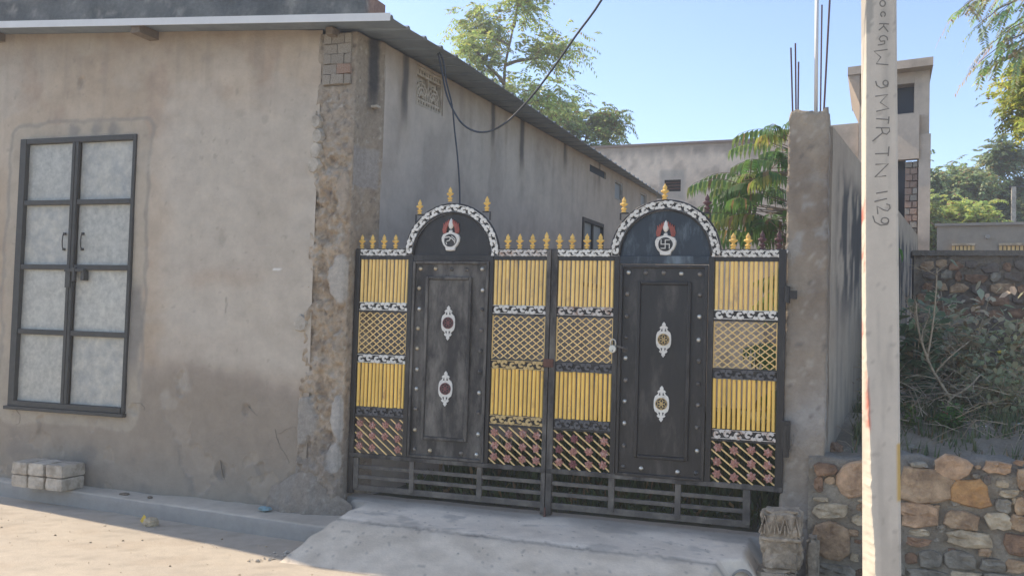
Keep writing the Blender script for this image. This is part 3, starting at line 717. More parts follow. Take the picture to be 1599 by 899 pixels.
def panel(s0, s1, leaf, cols):
    """one fretted column: slats, band, lattice, band, slats, band, diagonals with rosettes"""
    n = 13; w_ = (s1-s0)
    if w_ > .449: n = 14 if w_ > .5 else 13
    xs = [s0 + .015 + (w_-.03)*i/(n-1) for i in range(n)]
    for x in xs: piece('slat', slat_hi, (x+random.uniform(-.0015, .0015), GN+.003, 1.770+random.uniform(-.003, .003)), leaf, rot=(0, random.uniform(-.010, .010), 0))
    for x in xs: piece('slat', slat_lo, (x+random.uniform(-.0015, .0015), GN+.003, .894+random.uniform(-.003, .003)), leaf, rot=(0, random.uniform(-.010, .010), 0))
    band(s0, s1, *Zt['b1'], cols[0], leaf); band(s0, s1, *Zt['b2'], cols[1], leaf); band(s0, s1, *Zt['b3'], cols[2], leaf)
    for z0, z1 in ((2.130, 2.163), (1.686, 1.702), (1.3285, 1.339), (.802, .822)): part('rail', MB().box(s0, s1, GN-.006, GN+.022, z0, z1), 'black paint', leaf, bevel=.002)
    # thin welded gold strip above and below lower slats
    z0, z1 = Zt['lat']; H = z1-z0; W_ = s1-s0
    lb = {}
    for sgn in (1, -1):
        slope = .78; pitch = .068
        k = -20
        while k < 40:
            # line z = z0 + slope*sgn*(x - xk)
            xk = s0 + k*pitch*1.0; pts = []
            for (x, z) in ((s0, z0+slope*sgn*(s0-xk)), (s1, z0+slope*sgn*(s1-xk))):
                if z0 <= z <= z1: pts.append((x, z))
            for zz in (z0, z1):
                x = xk + (zz-z0)/(slope*sgn)
                if s0 < x < s1: pts.append((x, zz))
            if len(pts) >= 2:
                p, q = pts[0], pts[1]
                if math.hypot(p[0]-q[0], p[1]-q[1]) > .03:
                    yy = GN + (.004 if sgn > 0 else .012)
                    part('lattice_bar', MB().bar((p[0], yy, p[1]), (q[0], yy, q[1]), .0080, .006), 'pale yellow paint', leaf)
            k += 1
    z0, z1 = Zt['dia']; pitch = .082; slope = -.78; k = -10
    while k < 20:
        xk = s0+k*pitch; pts = []
        for x in (s0, s1):
            z = z1 + slope*(x-xk)
            if z0 <= z <= z1: pts.append((x, z))
        for zz in (z0, z1):
            x = xk + (zz-z1)/slope
            if s0 < x < s1: pts.append((x, zz))
        if len(pts) >= 2 and math.hypot(pts[0][0]-pts[1][0], pts[0][1]-pts[1][1]) > .04:
            part('diagonal_bar', MB().bar((pts[0][0], GN+.006, pts[0][1]), (pts[1][0], GN+.006, pts[1][1]), .0105, .008), 'pale yellow paint', leaf)
        k += 1
    for r in range(3):
        for q in range(4):
            if cols[3] and (r, q) in cols[3]: continue
            x = s0+.05+(W_-.095)*q/3 + random.uniform(-.005, .005); z = z1-.050-r*.098 - (q % 2)*.008 + random.uniform(-.005, .005)
            if q == 3 and r == 2: z += .006
            piece('rosette', ros_m[random.choice((0, 0, 1, 2) if cols[4] else (0, 1))], (x, GN-.001, z), leaf, rot=(0, random.random(), 0))
    # slim gold edge strips of lattice
    for x in (s0, s1-.006): part('lattice_edge', MB().box(x, x+.006, GN, GN+.016, Zt['lat'][0], Zt['lat'][1]), 'pale yellow paint', leaf)

def arch(cx, r, leaf, plate):
    zc = 2.172; fn = lambda a, b: (cx - (r-.064+b)*math.cos(a/(r-.03)), zc + (r-.064+b)*math.sin(a/(r-.03)))
    o = part('arch_scroll', scroll_strip(PI*(r-.03), .058, fn, GN-.012, GN+.004, .0205), 'white paint', leaf)
    mb = MB()
    mb.ribbon([(cx-(r-.035)*math.cos(t), zc+(r-.035)*math.sin(t)) for t in [PI*i/40 for i in range(41)]], .07, GN+.006, GN+.014); part('band_backing', mb, 'black paint', o)
    mb = MB().tube([(cx-(r)*math.cos(t), GN+.004, zc+r*math.sin(t)) for t in [PI*i/40 for i in range(41)]], .009, 6); part('arch_rim', mb, 'black paint', leaf, True)
    ri = r-.069
    mb = MB().tube([(cx-ri*math.cos(t), GN-.004, zc+ri*math.sin(t)) for t in [PI*i/40 for i in range(41)]], .010, 6); part('arch_rim', mb, 'black paint', leaf, True)
    poly = [(cx-ri*math.cos(t), zc-.008+ri*math.sin(t)) for t in [PI*i/36 for i in range(37)]]
    mb = MB().prism(poly, GN+.016, GN+.022); part('arch_plate', mb, plate, leaf)

def emblem(cx, z0, leaf, worn):
    k = 1.0; y = GN+.014
    outer = [(.0, .115), (.012, .112), (.018, .095), (.045, .088), (.07, .076), (.083, .05), (.080, .02), (.066, -.012), (.045, -.035), (.040, -.058), (.0, -.062)]
    L = [(cx+x, z0+z) for x, z in outer] + [(cx-x, z0+z) for x, z in outer[-2:0:-1]]
    base = part('pot_emblem', MB().prism(L, y-.016, y, inset=.06), 'white paint', leaf, label='white pot emblem with coconut and red leaves')
    hole = [(cx+.055*math.cos(t)*(1+.04*math.cos(3*t)), z0+.025+.053*math.sin(t)) for t in [2*PI*i/20 for i in range(20)]]
    part('pot_recess', MB().prism(hole, y-.0185, y-.0165), 'black paint', base)
    mb = MB(); Y0, Y1 = y-.0225, y-.019; c0 = z0+.026; a = .035; t_ = .0062
    if not worn:
        mb.box(cx-a, cx+a, Y0, Y1, c0-t_/2, c0+t_/2); mb.box(cx-t_/2, cx+t_/2, Y0, Y1, c0+t_/2, c0+a); mb.box(cx-t_/2, cx+t_/2, Y0, Y1, c0-a, c0-t_/2)
        mb.box(cx+t_/2, cx+a, Y0, Y1, c0+a-t_, c0+a); mb.box(cx-a, cx-t_/2, Y0, Y1, c0-a, c0-a+t_)
        mb.box(cx+a-t_, cx+a, Y0, Y1, c0-a, c0-t_/2); mb.box(cx-a, cx-a+t_, Y0, Y1, c0+t_/2, c0+a)
        part('swastika_symbol', mb, 'white paint', base)
    else:
        mb.ribbon([(cx-.045, c0+.022), (cx-.01, c0+.028), (cx+.02, c0+.012), (cx+.04, c0-.01)], .008, Y0, Y1)
        mb.ribbon([(cx-.03, c0-.008), (cx-.005, c0-.0), (cx+.004, c0+.02)], .008, Y0, Y1); mb.ribbon([(cx-.028, c0-.035), (cx-.035, c0-.015)], .007, Y0, Y1); mb.ribbon([(cx+.012, c0+.035), (cx+.045, c0+.01), (cx+.042, c0-.025)], .007, Y0, Y1)
        part('worn_symbol', mb, 'white paint', base)
    for sg in (-1, 1):
        mb = MB()
        for q in range(4):
            pts = [(cx+sg*(.062-.004*q), z0+.085), (cx+sg*(.068-.009*q), z0+.115+.006*q), (cx+sg*(.060-.013*q), z0+.148+.008*q), (cx+sg*(.066-.016*q), z0+.168+.010*q)]
            mb.ribbon(pts, [.012, .014, .012, .004], y-.012-.002*q, y)
        part('leaf', mb, 'red leaf paint', base)
    prof = [(0, .002), (.008, .014), (.025, .023), (.045, .025), (.065, .018), (.08, .009), (.092, .001)]
    part('coconut', MB().lathe(prof, (cx, y-.008, z0+.118), .5, 10), 'white paint', base, True)

def wicket(s0, s1, z0, z1, leaf, inner, mats, studs, meds, flower_mats, lab):
    fr = MB(); t = .022; y0 = GN-.020
    fr.box(s0, s0+t, y0, GN+.015, z0, z1); fr.box(s1-t, s1, y0, GN+.015, z0, z1); fr.box(s0+t, s1-t, y0, GN+.015, z1-t, z1); fr.box(s0+t, s1-t, y0, GN+.015, z0, z0+t)
    door = part('wicket_door', fr, mats[0], leaf, label=lab, bevel=.004)
    a, b, c, d = inner
    mb = MB().box(s0+t, s1-t, GN+.004, GN+.010, z0+t, z1-t); part('door_sheet', mb, mats[1], door)
    mo = MB(); t = .026; y0 = GN-.020
    for (p, q, r, s_) in ((a, a+t, c, d), (b-t, b, c, d), (a+t, b-t, d-t, d), (a+t, b-t, c, c+t)): mo.box(p, q, y0, GN+.003, r, s_)
    part('moulding', mo, mats[0], door, bevel=.007)
    mb = MB().box(a+t+.002, b-t-.002, GN-.004, GN+.002, c+t+.002, d-t-.002); part('centre_panel', mb, mats[2], door)
    for (x, z) in studs: piece('stud', random.choice(studs_pick), (x, GN+.004, z), door)
    for (mx, mz, hh), fm in zip(meds, flower_mats):
        k = hh/.14
        hp = [(.0, .140), (.010, .128), (.016, .118), (.010, .110), (.024, .104), (.034, .092), (.024, .084), (.034, .070), (.050, .058), (.058, .034), (.060, .0)]
        R = [(x*k, z*k) for x, z in hp]; R2 = R + [(x, -z) for x, z in R[-2::-1]]
        poly = [(mx+x, mz+z) for x, z in R2] + [(mx-x, mz+z) for x, z in R2[-2:0:-1]]
        mp = MB().prism(poly, GN-.013, GN-.004)
        part('medallion', mp, 'white paint', door)
        ck = MB()
        for sg in (-1, 1):
            for s2_ in (-1, 1):
                ck.prism([(mx+sg*.008*k, mz+s2_*.066*k), (mx+sg*.022*k, mz+s2_*.066*k), (mx+sg*.012*k, mz+s2_*.092*k)][::(1 if sg*s2_ > 0 else -1)], GN-.0145, GN-.0132)
        ck.lathe([(0, .048*k), (.0015, .048*k)], (mx, GN-.0132, mz), k=20, axis='n')
        part('medallion_opening', ck, 'black paint', door)
        fl = MB()
        for q in range(6):
            an = q*PI/3+PI/6; ca, sa = math.cos(an), math.sin(an)
            pet = [(.006, 0), (.022, .012), (.043, 0), (.022, -.012)]
            pts = [(mx+(x*ca-z*sa)*k, mz+(x*sa+z*ca)*k) for x, z in pet]
            fl.ribbon(pts+[pts[0]], .0055, GN-.018, GN-.0148)
        fl.ribbon([(mx+.045*k*math.cos(t), mz+.045*k*math.sin(t)) for t in [2*PI*i/20 for i in range(21)]], .005, GN-.017, GN-.0148)
        fl.lathe([(0, .007), (.004, .003)], (mx, GN-.0148, mz), k=8, axis='n')
        part('medallion_flower', fl, fm, door)
    return door
def door_studs(s0, s1, z0, z1, skip=()):
    out = []
    for k in range(5): out.append((s0+.062+(s1-s0-.124)*k/4, z1-.062))
    n = 9
    for k in range(1, n):
        z = z1-.062 - (z1-z0-.124)*k/n
        out += [(s0+.058, z), (s1-.058, z)]
    for k in (0, 1, 3, 4): out.append((s0+.062+(s1-s0-.124)*k/4, z0+.062))
    return [(x+random.uniform(-.004, .004), z+random.uniform(-.006, .006)) for x, z in out]

def stile(mb, a, b, z0, z1, y0=-.012, y1=.035): mb.box(a, b, GN+y0, GN+y1, z0, z1)
def grille(s0, s1, mids, leaf):
    mb = MB(); mb.box(s0, s1, GN-.014, GN+.03, *Zt['rail']); part('bottom_rail', mb, 'dusty black paint', leaf, bevel=.003)
    for (x0, x1) in mids:
        part('grille_post', MB().box(x0, x1, GN-.006, GN+.024, .21, .464), 'dusty grille paint', leaf, bevel=.002)
    for (z0, z1) in ((.372, .402), (.288, .318), (.188, .235)):
        part('grille_bar', MB().box(s0+.004, mids[-1][1]-.002, GN+.002, GN+.026, z0, z1), 'dusty grille paint', leaf, bevel=.003)

# --- left leaf
studs_pick = [stud_l, stud_d, stud_s, stud_d]
GL = thing('gate_leaf', 'left gate leaf, its arch emblem worn and its narrow door dusty grey', 'gate', (0.82, GN, .1), 'two leaves of the ornate gate')
mb = MB(); stile(mb, -.052, -.006, .16, 2.215); part('stile', mb, 'black paint', GL, bevel=.004)
mb = MB(); stile(mb, .447, .487, .50, 2.165); part('stile', mb, 'black paint', GL, bevel=.003)
mb = MB(); stile(mb, 1.175, 1.205, .50, 2.165); part('stile', mb, 'black paint', GL, bevel=.003)
mb = MB(); stile(mb, 1.655, 1.690, .14, 2.215); part('stile', mb, 'dusty black paint', GL, bevel=.004)
mb = MB(); mb.box(.487, 1.175, GN-.008, GN+.03, 2.122, 2.172); part('lintel_rail', mb, 'black paint', GL, bevel=.003)
panel(-.004, .445, GL, ('white paint', 'white paint', 'grey scroll paint', ((2, 2),), False))
panel(1.207, 1.653, GL, ('white paint', 'gold scroll paint', 'gold scroll paint', (), False))
band(-.050, .405, 2.165, 2.212, 'white paint', GL); band(1.247, 1.655, 2.165, 2.212, 'rusted scroll paint', GL, 'top scroll band with peeling gold and white paint')
part('top_bar', MB().box(-.05, .41, GN-.004, GN+.02, 2.213, 2.221), 'black paint', GL); part('top_bar', MB().box(1.245, 1.69, GN-.004, GN+.02, 2.213, 2.221), 'black paint', GL)
arch(.828, .418, GL, 'black paint'); emblem(.815, 2.265, GL, True)
wicket(.493, 1.168, .503, 2.118, GL, (.612, 1.022, .655, 1.992), ('dusty black paint', 'dusty black paint', 'dusty black paint'), door_studs(.493, 1.168, .503, 2.118), ((.824, 1.613, .142), (.818, 1.077, .144)), ('maroon flower paint', 'maroon flower paint'), 'dusty narrow door with brass studs and two maroon centred medallions')
grille(-.05, 1.69, [(-.004, .04), (.516, .556), (1.114, 1.156), (1.655, 1.688)], GL)
for x in (-.003, .096, .205, .313, 1.316, 1.418, 1.526): piece('finial', fin_gold, (x, GN+.008, 2.222), GL)
piece('finial', fin_big, (1.642, GN+.008, 2.222), GL)
for (x, z) in ((.525, 2.512), (.797, 2.612), (1.126, 2.530)):
    piece('finial', fin_gold, (x, GN+.008, z), GL)
for (x, z, sg) in ((.525, 2.512, -1), (1.126, 2.530, 1)):
    mb = MB().box(x-.016-.02*(sg > 0), x+.016+.02*(sg < 0), GN, GN+.018, z-.012, z-.001); mb.box(x+sg*.030-.005, x+sg*.030+.005, GN, GN+.014, z-.075, z-.005)
    part('finial_bracket', mb, 'black paint', GL)
# --- right leaf
studs_pick = [stud_d, stud_d, stud_d, stud_s]
GR = thing('gate_leaf', 'right gate leaf, with a clear symbol in its arch and a glossy black narrow door', 'gate', (2.6, GN, .1), 'two leaves of the ornate gate')
mb = MB(); stile(mb, 1.697, 1.745, .14, 2.215); part('stile', mb, 'dusty black paint', GR, bevel=.004)
mb = MB(); stile(mb, 2.203, 2.245, .50, 2.165); part('stile', mb, 'black paint', GR, bevel=.003)
mb = MB(); stile(mb, 2.925, 2.966, .50, 2.165); part('stile', mb, 'black paint', GR, bevel=.003)
mb = MB(); stile(mb, 3.428, 3.482, .46, 2.215); part('stile', mb, 'black paint', GR, bevel=.004)
mb = MB(); mb.box(2.245, 2.925, GN-.008, GN+.03, 2.108, 2.168); part('lintel_rail', mb, 'blue black paint', GR, bevel=.003)
panel(1.747, 2.201, GR, ('rusted scroll paint', 'grey scroll paint', 'grey scroll paint', (), True))
panel(2.968, 3.426, GR, ('white paint', 'grey scroll paint', 'rusted scroll paint', (), True))
band(1.70, 2.165, 2.165, 2.212, 'white paint', GR); band(3.012, 3.48, 2.165, 2.212, 'white paint', GR)
part('top_bar', MB().box(1.697, 2.17, GN-.004, GN+.02, 2.213, 2.221), 'black paint', GR); part('top_bar', MB().box(3.01, 3.482, GN-.004, GN+.02, 2.213, 2.221), 'black paint', GR)
arch(2.589, .420, GR, 'blue black paint'); emblem(2.592, 2.232, GR, False)
wicket(2.250, 2.920, .495, 2.100, GR, (2.388, 2.798, .635, 1.974), ('black paint', 'black paint', 'black paint'), door_studs(2.250, 2.920, .495, 2.100), ((2.597, 1.535, .134), (2.592, 1.052, .136)), ('gold scroll paint', 'gold scroll paint'), 'black narrow door with dark studs and two gold centred medallions')
grille(1.697, 3.482, [(1.703, 1.742), (2.198, 2.244), (2.708, 2.752), (3.205, 3.258)], GR)
for x in (1.75, 1.855, 1.975, 2.083, 3.098, 3.205): piece('finial', fin_gold, (x, GN+.008, 2.222), GR)
for x in (3.307, 3.425): piece('finial', fin_dark, (x, GN+.008, 2.222), GR, label='dark maroon unpainted finial')
for (x, z, me) in ((2.262, 2.505, fin_gold), (2.578, 2.600, fin_gold), (2.900, 2.500, fin_dark)): piece('finial', me, (x, GN+.008, z), GR)
for (x, z, sg) in ((2.262, 2.505, -1), (2.900, 2.500, 1)):
    mb = MB().box(x-.018-.02*(sg > 0), x+.018+.02*(sg < 0), GN, GN+.018, z-.012, z-.001); mb.box(x+sg*.024-.005, x+sg*.024+.005, GN, GN+.014, z-.06, z-.005)
    part('finial_bracket', mb, 'black paint', GR)
mb = MB().box(1.655, 1.735, GN-.030, GN-.0125, 1.29, 1.355); part('lock_plate', mb, 'rust', GR, bevel=.003, label='rusty plate where the two leaves meet')
mb = MB().tube([(3.49, GN-.01, 1.83), (3.49, GN-.01, 1.95)], .022, 8); mb.box(3.47, 3.56, GN-.015, GN+.01, 1.86, 1.92); part('hinge', mb, 'black paint', GR)
mb = MB().tube([(3.50, GN-.02, .72), (3.50, GN-.02, .95)], .024, 8); mb.box(3.47, 3.53, GN-.035, GN+.01, .78, .98); part('hinge', mb, 'black paint', GR)
mb = MB().lathe([(0, .028), (.006, .028), (.01, .016), (.014, .004)], (2.30, GN+.004, 1.455), k=12, axis='n'); mb.bar((2.24, GN-.018, 1.475), (2.30, GN-.014, 1.458), .014, .008); part('hasp', mb, 'dusty black paint', GR)
mb = MB().box(1.69, 1.705, GN-.02, GN+.0, .09, .2); part('drop_bolt', mb, 'rust', GR)
# padlock
pl = thing('padlock', 'small steel padlock hanging on the stile beside the right black door', 'padlock', (2.212, GN-.03, 1.42))
body = [(2.212+.031*math.cos(t)*(1.0 if abs(math.cos(t)) < .9 else .97), 1.452+.032*math.sin(t)) for t in [2*PI*i/16 for i in range(16)]]
part('body', MB().prism(body, GN-.046, GN-.022, inset=.08), 'steel', pl, bevel=.003)
part('shackle', MB().tube([(2.212-.019, GN-.034, 1.475), (2.212-.019, GN-.034, 1.505), (2.212-.010, GN-.034, 1.522), (2.212+.004, GN-.034, 1.526), (2.212+.017, GN-.034, 1.518), (2.212+.021, GN-.034, 1.50), (2.212+.021, GN-.034, 1.475)], .0055, 8), 'steel', pl, True)
part('keyhole', MB().prism([(2.209, 1.432), (2.215, 1.432), (2.214, 1.446), (2.210, 1.446)], GN-.0475, GN-.0455), 'window bar', pl)

# ================================================================== RIGHT PILLAR, COMPOUND WALL, HOUSES
pil = thing('gate_pillar', 'tall grey concrete gate pillar with rusty rods sticking up from its top', 'pillar', (3.61, .16, -.1))
PZ = [-.15+k*.03 for k in range(0, 114)]
def pil_pos(i, j):
    z = PZ[j]; tpd = .0 + .02*sstep(1.9, 1.2, z) + .03*sstep(.7, .2, z)
    top = sstep(3.05, 3.2, z)
    x0, x1, y0, y1 = 3.475-tpd*.3, 3.762+tpd*.3, .145-tpd, .42
    per = [(x0, y1)] + [(x0, y1+(y0-y1)*k/6) for k in range(1, 6)] + [(x0+(x1-x0)*k/12, y0) for k in range(0, 13)] + [(x1, y0+(y1-y0)*k/6) for k in range(1, 7)]
    x, y = per[i]; k = .014*fbm(x*7, z*7, y*7+3, 5) + .006*nz(x*30, z*30, y*30)
    cxp, cyp = (x0+x1)/2, (y0+y1)/2; L = math.hypot(x-cxp, y-cyp)
    x += (x-cxp)/L*k - (x-cxp)*.10*top*max(0, nz(x*9, y*9, 2)+.3); y += (y-cyp)/L*k
    zz = z + ((.045*nz(x*14, y*14)+.02*nz(x*40, y*40)) if j > 109 else 0)
    return (x, y, zz)
def pil_col(i, j, p):
    x, y, z = p; a = fbm(x*3, z*2, y*3+1); b = fbm(x*9, z*9, y*9)
    c = mixc((.20, .168, .138), (.30, .258, .21), .5+1.3*a)
    c = mixc(c, (.33, .325, .315), .7*sstep(.2, .5, b)*sstep(1.7, 2.2, z)*sstep(3, 2.4, z))
    c = mixc(c, (.31, .27, .225), .7*sstep(1.9, 1.5, z+.2*a))
    c = mixc(c, (.34, .33, .32), .8*math.exp(-((z-.98-.5*(x-3.6))/.16)**2))
    c = mixc(c, (.20, .185, .17), .6*sstep(.55, .2, z+.1*a))
    c = mixc(c, (.34, .30, .25), .6*sstep(3.0, 3.15, z+.1*b))
    if nz(x*28, z*28, y*20) > .48: c = mixc(c, (.42, .39, .35), .5)
    if nz(x*18, z*18, 7) > .56: c = mixc(c, (.13, .12, .11), .6)
    return c
mb = MB().grid(24, len(PZ)-1, pil_pos, pil_col)
topi = (len(PZ)-1)*25; mb.f.append(tuple(topi+k for k in range(25)))
part('pillar_shaft', mb, 'concrete pillar', pil, True)
for (x0, y0, x1, y1, n_, r, m) in ((1238, 172, 1235, 75, .20, .0065, 'rebar rust'), (1243, 172, 1242, 68, .30, .0065, 'rebar rust'), (1246, 172, 1247, 97, .24, .0065, 'rebar rust'),
                                (1281, 170, 1283.5, 8, .20, .006, 'rebar rust'), (1286, 172, 1297, -25, .24, .0075, 'rebar rust')):
    p = on_front(x0, y0+12, n_); q = on_front(x1, y1, n_); part('rebar', MB().tube([p, q], r, 6), m, pil)
p = on_front(1274, 180, .28); q = on_front(1276, -40, .28); part('pipe', MB().tube([p, q], .014, 8), 'white trim', pil, True, label='slim pale pipe among the rods')

# compound wall running back
TR = math.radians(27.0); rv = Vector((math.sin(TR), math.cos(TR), 0)); RU, RN = rv.dot(U), rv.dot(N); R0 = on_front(1297, 400, .35)
def rw(d, off, z): return (R0[0]+RU*d+RN*off, .35+RN*d-RU*off, z)
cw = thing('compound_wall', 'tall plastered compound wall running back from the gate pillar, streaked with black stains', 'wall', (R0[0], .35, .7))
def rw_col(i, j, p):
    d = i*.08; z = p[2]; a = fbm(d*1.2, z*1.5, 31); v = fbm(d*3.5, z*1.1, 33); v2 = nz(d*9, z*1.5, 35)
    c = mixc((.33, .275, .22), (.39, .33, .265), .5+a)
    k = sstep(-.18, .08, v+.35*v2)*sstep(3.02, 2.75, z+.15*v-.05*d*.2)*sstep(1.5, 2.2, z+.25*v)*sstep(.1, .5, d)
    c = mixc(c, (.035, .036, .038), .93*k)
    c = mixc(c, (.16, .15, .14), .5*sstep(.0, .4, v2)*sstep(2.6, 1.6, z))
    return c
part('wall_face', MB().grid(104, 60, lambda i, j: rw(i*.08, .004*fbm(i*.1, j*.1), .6+2.56*j/60), rw_col), 'painted plaster', cw, True)
mb = MB(); c_ = (.3, .27, .24)
P = [rw(0, 0, .6), rw(8.32, 0, .6), rw(8.32, -.22, .6), rw(0, -.22, .6), rw(0, 0, 3.16), rw(8.32, 0, 3.16), rw(8.32, -.22, 3.16), rw(0, -.22, 3.16)]
mb.add(P, [(4, 5, 6, 7), (1, 2, 6, 5), (2, 3, 7, 6), (3, 0, 4, 7)], c_); part('wall_core', mb, 'painted plaster', cw)

def slab(mb, p0, p1, th, z0, z1, col=None):      # wall between two plan points (s,n), thickness th towards the back
    d = Vector((p1[0]-p0[0], p1[1]-p0[1])); d.normalize(); nn = Vector((-d.y, d.x))*th
    P = [(p0[0], p0[1]), (p1[0], p1[1]), (p1[0]+nn.x, p1[1]+nn.y), (p0[0]+nn.x, p0[1]+nn.y)]
    return mb.add([(x, y, z0) for x, y in P]+[(x, y, z1) for x, y in P], [(0, 3, 2, 1), (4, 5, 6, 7), (0, 1, 5, 4), (1, 2, 6, 5), (2, 3, 7, 6), (3, 0, 4, 7)], col)
def lerp2(a, b, t): return (a[0]+(b[0]-a[0])*t, a[1]+(b[1]-a[1])*t)
def face_grid(p0, p1, z0, z1, nu, nv, colf, hole=None):
    return MB().grid(nu, nv, lambda i, j: (*lerp2(p0, p1, i/nu), z0+(z1-z0)*j/nv), colf, hole)
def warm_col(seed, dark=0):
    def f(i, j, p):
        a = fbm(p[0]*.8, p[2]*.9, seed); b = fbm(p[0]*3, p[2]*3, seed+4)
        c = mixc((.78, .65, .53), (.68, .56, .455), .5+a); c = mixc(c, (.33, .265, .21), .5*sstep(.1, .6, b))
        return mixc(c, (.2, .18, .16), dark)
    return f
# far plain building across the courtyard
P0 = at_depth(820, 520, 21.0); P1 = at_depth(1194, 520, 19.0); ctop = 5.45
far = thing('rear_building', 'plain warm beige building wall with one small barred opening at the back of the courtyard', 'building', (P0[0], P0[1], 0))
wpx = [at_depth(1037, 290, 19.84), at_depth(1063, 290, 19.7)]
t0 = (wpx[0][0]-P0[0])/(P1[0]-P0[0]); t1 = (wpx[1][0]-P0[0])/(P1[0]-P0[0])
zl = at_depth(1050, 298, 19.75)[2]; zh = at_depth(1050, 281, 19.75)[2]
def fz(i, j, p):
    c = warm_col(41)(i, j, p); t = i/120; z = p[2]
    c = mixc(c, (.43, .39, .345), .8*sstep(.06, .045, max(abs(t-(t0+t1)/2), abs(z-(zl+zh)/2)/6)))
    return mixc(c, (.25, .21, .175), .7*sstep(5.1, 5.4, z+.1*fbm(t*30, z, 2)))
Q0 = (P0[0], P0[1]); Q1 = (P1[0], P1[1])
nj = 90; part('wall', face_grid(Q0, Q1, 0, ctop, 120, nj, fz, lambda i, j: t0 < (i+.5)/120 < t1 and zl < ctop*(j+.5)/nj < zh), 'painted plaster', far)
mb = MB(); slab(mb, (Q0[0], Q0[1]+.12), (Q1[0], Q1[1]+.12), 4, 0, ctop-.01, (.35, .29, .24)); part('building_mass', mb, 'painted plaster', far)
mb = MB(); slab(mb, (Q0[0], Q0[1]-.03), (Q1[0], Q1[1]-.03), .3, ctop+.0, ctop+.05, (.26, .2, .17)); part('coping', mb, 'painted plaster', far)
mb = MB(); pa = lerp2(Q0, Q1, t0-.002); pb = lerp2(Q0, Q1, t1+.002)
slab(mb, (pa[0], pa[1]+.08), (pb[0], pb[1]+.08), .03, zl-.05, zh+.05); wn = part('window', mb, 'dark void', far, label='small dark barred opening')
mb = MB()
for k in range(3): slab(mb, (pa[0], pa[1]+.03), (pb[0], pb[1]+.03), .02, zl+(zh-zl)*(k+.7)/3.6, zl+(zh-zl)*(k+.7)/3.6+.015)
part('window_bar', mb, 'rust', wn)

# two storey house at the right
H0 = at_depth(1192, 520, 16.2); H1 = at_depth(1436, 520, 14.8); h0 = (H0[0], H0[1]); h1 = (H1[0], H1[1])
HD = Vector(((H1[0]-CAMF[0]), (H1[1]-CAMF[1]))).normalized(); HD = Vector((HD.x-.035, HD.y)).normalized()
hx = lambda x: lerp2(h0, h1, (x-1192)/(1436-1192.0))
def hz(x, y): 
    t = (x-1192)/(1436-1192.0); return at_depth(x, y, 16.2+(14.8-16.2)*t)[2]
hou = thing('two_storey_house', 'unfinished beige two storey house with dark openings and bare brick edge, behind the pole', 'house', (h1[0], h1[1], .9))
ztop1 = hz(1402, 184)
def part_slab(name, xa, xb, z0, z1, th, dark=0, seed=50, back=0, m='painted plaster', label=None):
    a_, b_ = hx(xa), hx(xb); a_ = (a_[0], a_[1]+back); b_ = (b_[0], b_[1]+back)
    mb = MB(); nu = max(2, int(abs(xb-xa)/3)); nv = max(2, int((z1-z0)/.08))
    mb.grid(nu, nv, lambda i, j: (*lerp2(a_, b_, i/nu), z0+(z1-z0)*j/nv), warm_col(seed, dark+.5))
    nn = HD*th
    c_ = (.34, .285, .235); a2 = (a_[0]+nn.x, a_[1]+nn.y); b2 = (b_[0]+nn.x, b_[1]+nn.y)
    mb.add([(*a_, z0), (*b_, z0), (*b2, z0), (*a2, z0), (*a_, z1), (*b_, z1), (*b2, z1), (*a2, z1)], [(0, 3, 2, 1), (4, 5, 6, 7), (1, 2, 6, 5), (2, 3, 7, 6), (3, 0, 4, 7)], c_)
    return part(name, mb, m, hou, label=label)
z_par_lo = hz(1410, 251); z_w0 = hz(1410, 182); z_w1 = hz(1410, 131); z_sl = hz(1420, 112); z_st = hz(1420, 101)
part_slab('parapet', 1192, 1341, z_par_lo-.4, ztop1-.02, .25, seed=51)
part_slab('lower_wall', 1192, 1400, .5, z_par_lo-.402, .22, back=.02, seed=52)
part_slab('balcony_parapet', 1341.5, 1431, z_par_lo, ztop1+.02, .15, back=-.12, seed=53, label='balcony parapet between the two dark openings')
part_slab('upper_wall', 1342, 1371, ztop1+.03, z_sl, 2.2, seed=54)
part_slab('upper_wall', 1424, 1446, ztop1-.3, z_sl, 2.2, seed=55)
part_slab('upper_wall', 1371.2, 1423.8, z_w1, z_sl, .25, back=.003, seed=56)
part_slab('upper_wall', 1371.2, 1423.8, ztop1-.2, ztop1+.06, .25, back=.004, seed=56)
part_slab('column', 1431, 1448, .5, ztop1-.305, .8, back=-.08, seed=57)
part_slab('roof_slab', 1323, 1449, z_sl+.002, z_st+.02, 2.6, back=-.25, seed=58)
for (xa, xb, z0, z1) in ((1371, 1424, ztop1+.0, z_w1), (1385, 1412, .9, z_par_lo)):
    a_, b_ = hx(xa-1), hx(xb+1); mb = MB(); slab(mb, (a_[0], a_[1]+.30), (b_[0], b_[1]+.30), .05, z0-.1, z1+.1); part('window' if z0 > 3 else 'doorway', mb, 'blue shade glass', hou)
# sloped bracket below slab on the left
a_ = hx(1323); b_ = hx(1341.6)
mb = MB(); 
za, zb = z_sl, hz(1341, 166)
for off in (-.24, 0):
    pass
A = [(a_[0], a_[1]-.22, za), (b_[0], b_[1]-.22, za), (b_[0], b_[1]-.22, zb)]; B = [(x+HD.x*2.3, y+HD.y*2.3, z) for x, y, z in A]
mb.add(A+B, [(0, 2, 1), (3, 4, 5), (0, 3, 5, 2), (0, 1, 4, 3), (1, 2, 5, 4)], (.38, .31, .25)); part('eave_bracket', mb, 'painted plaster', hou)
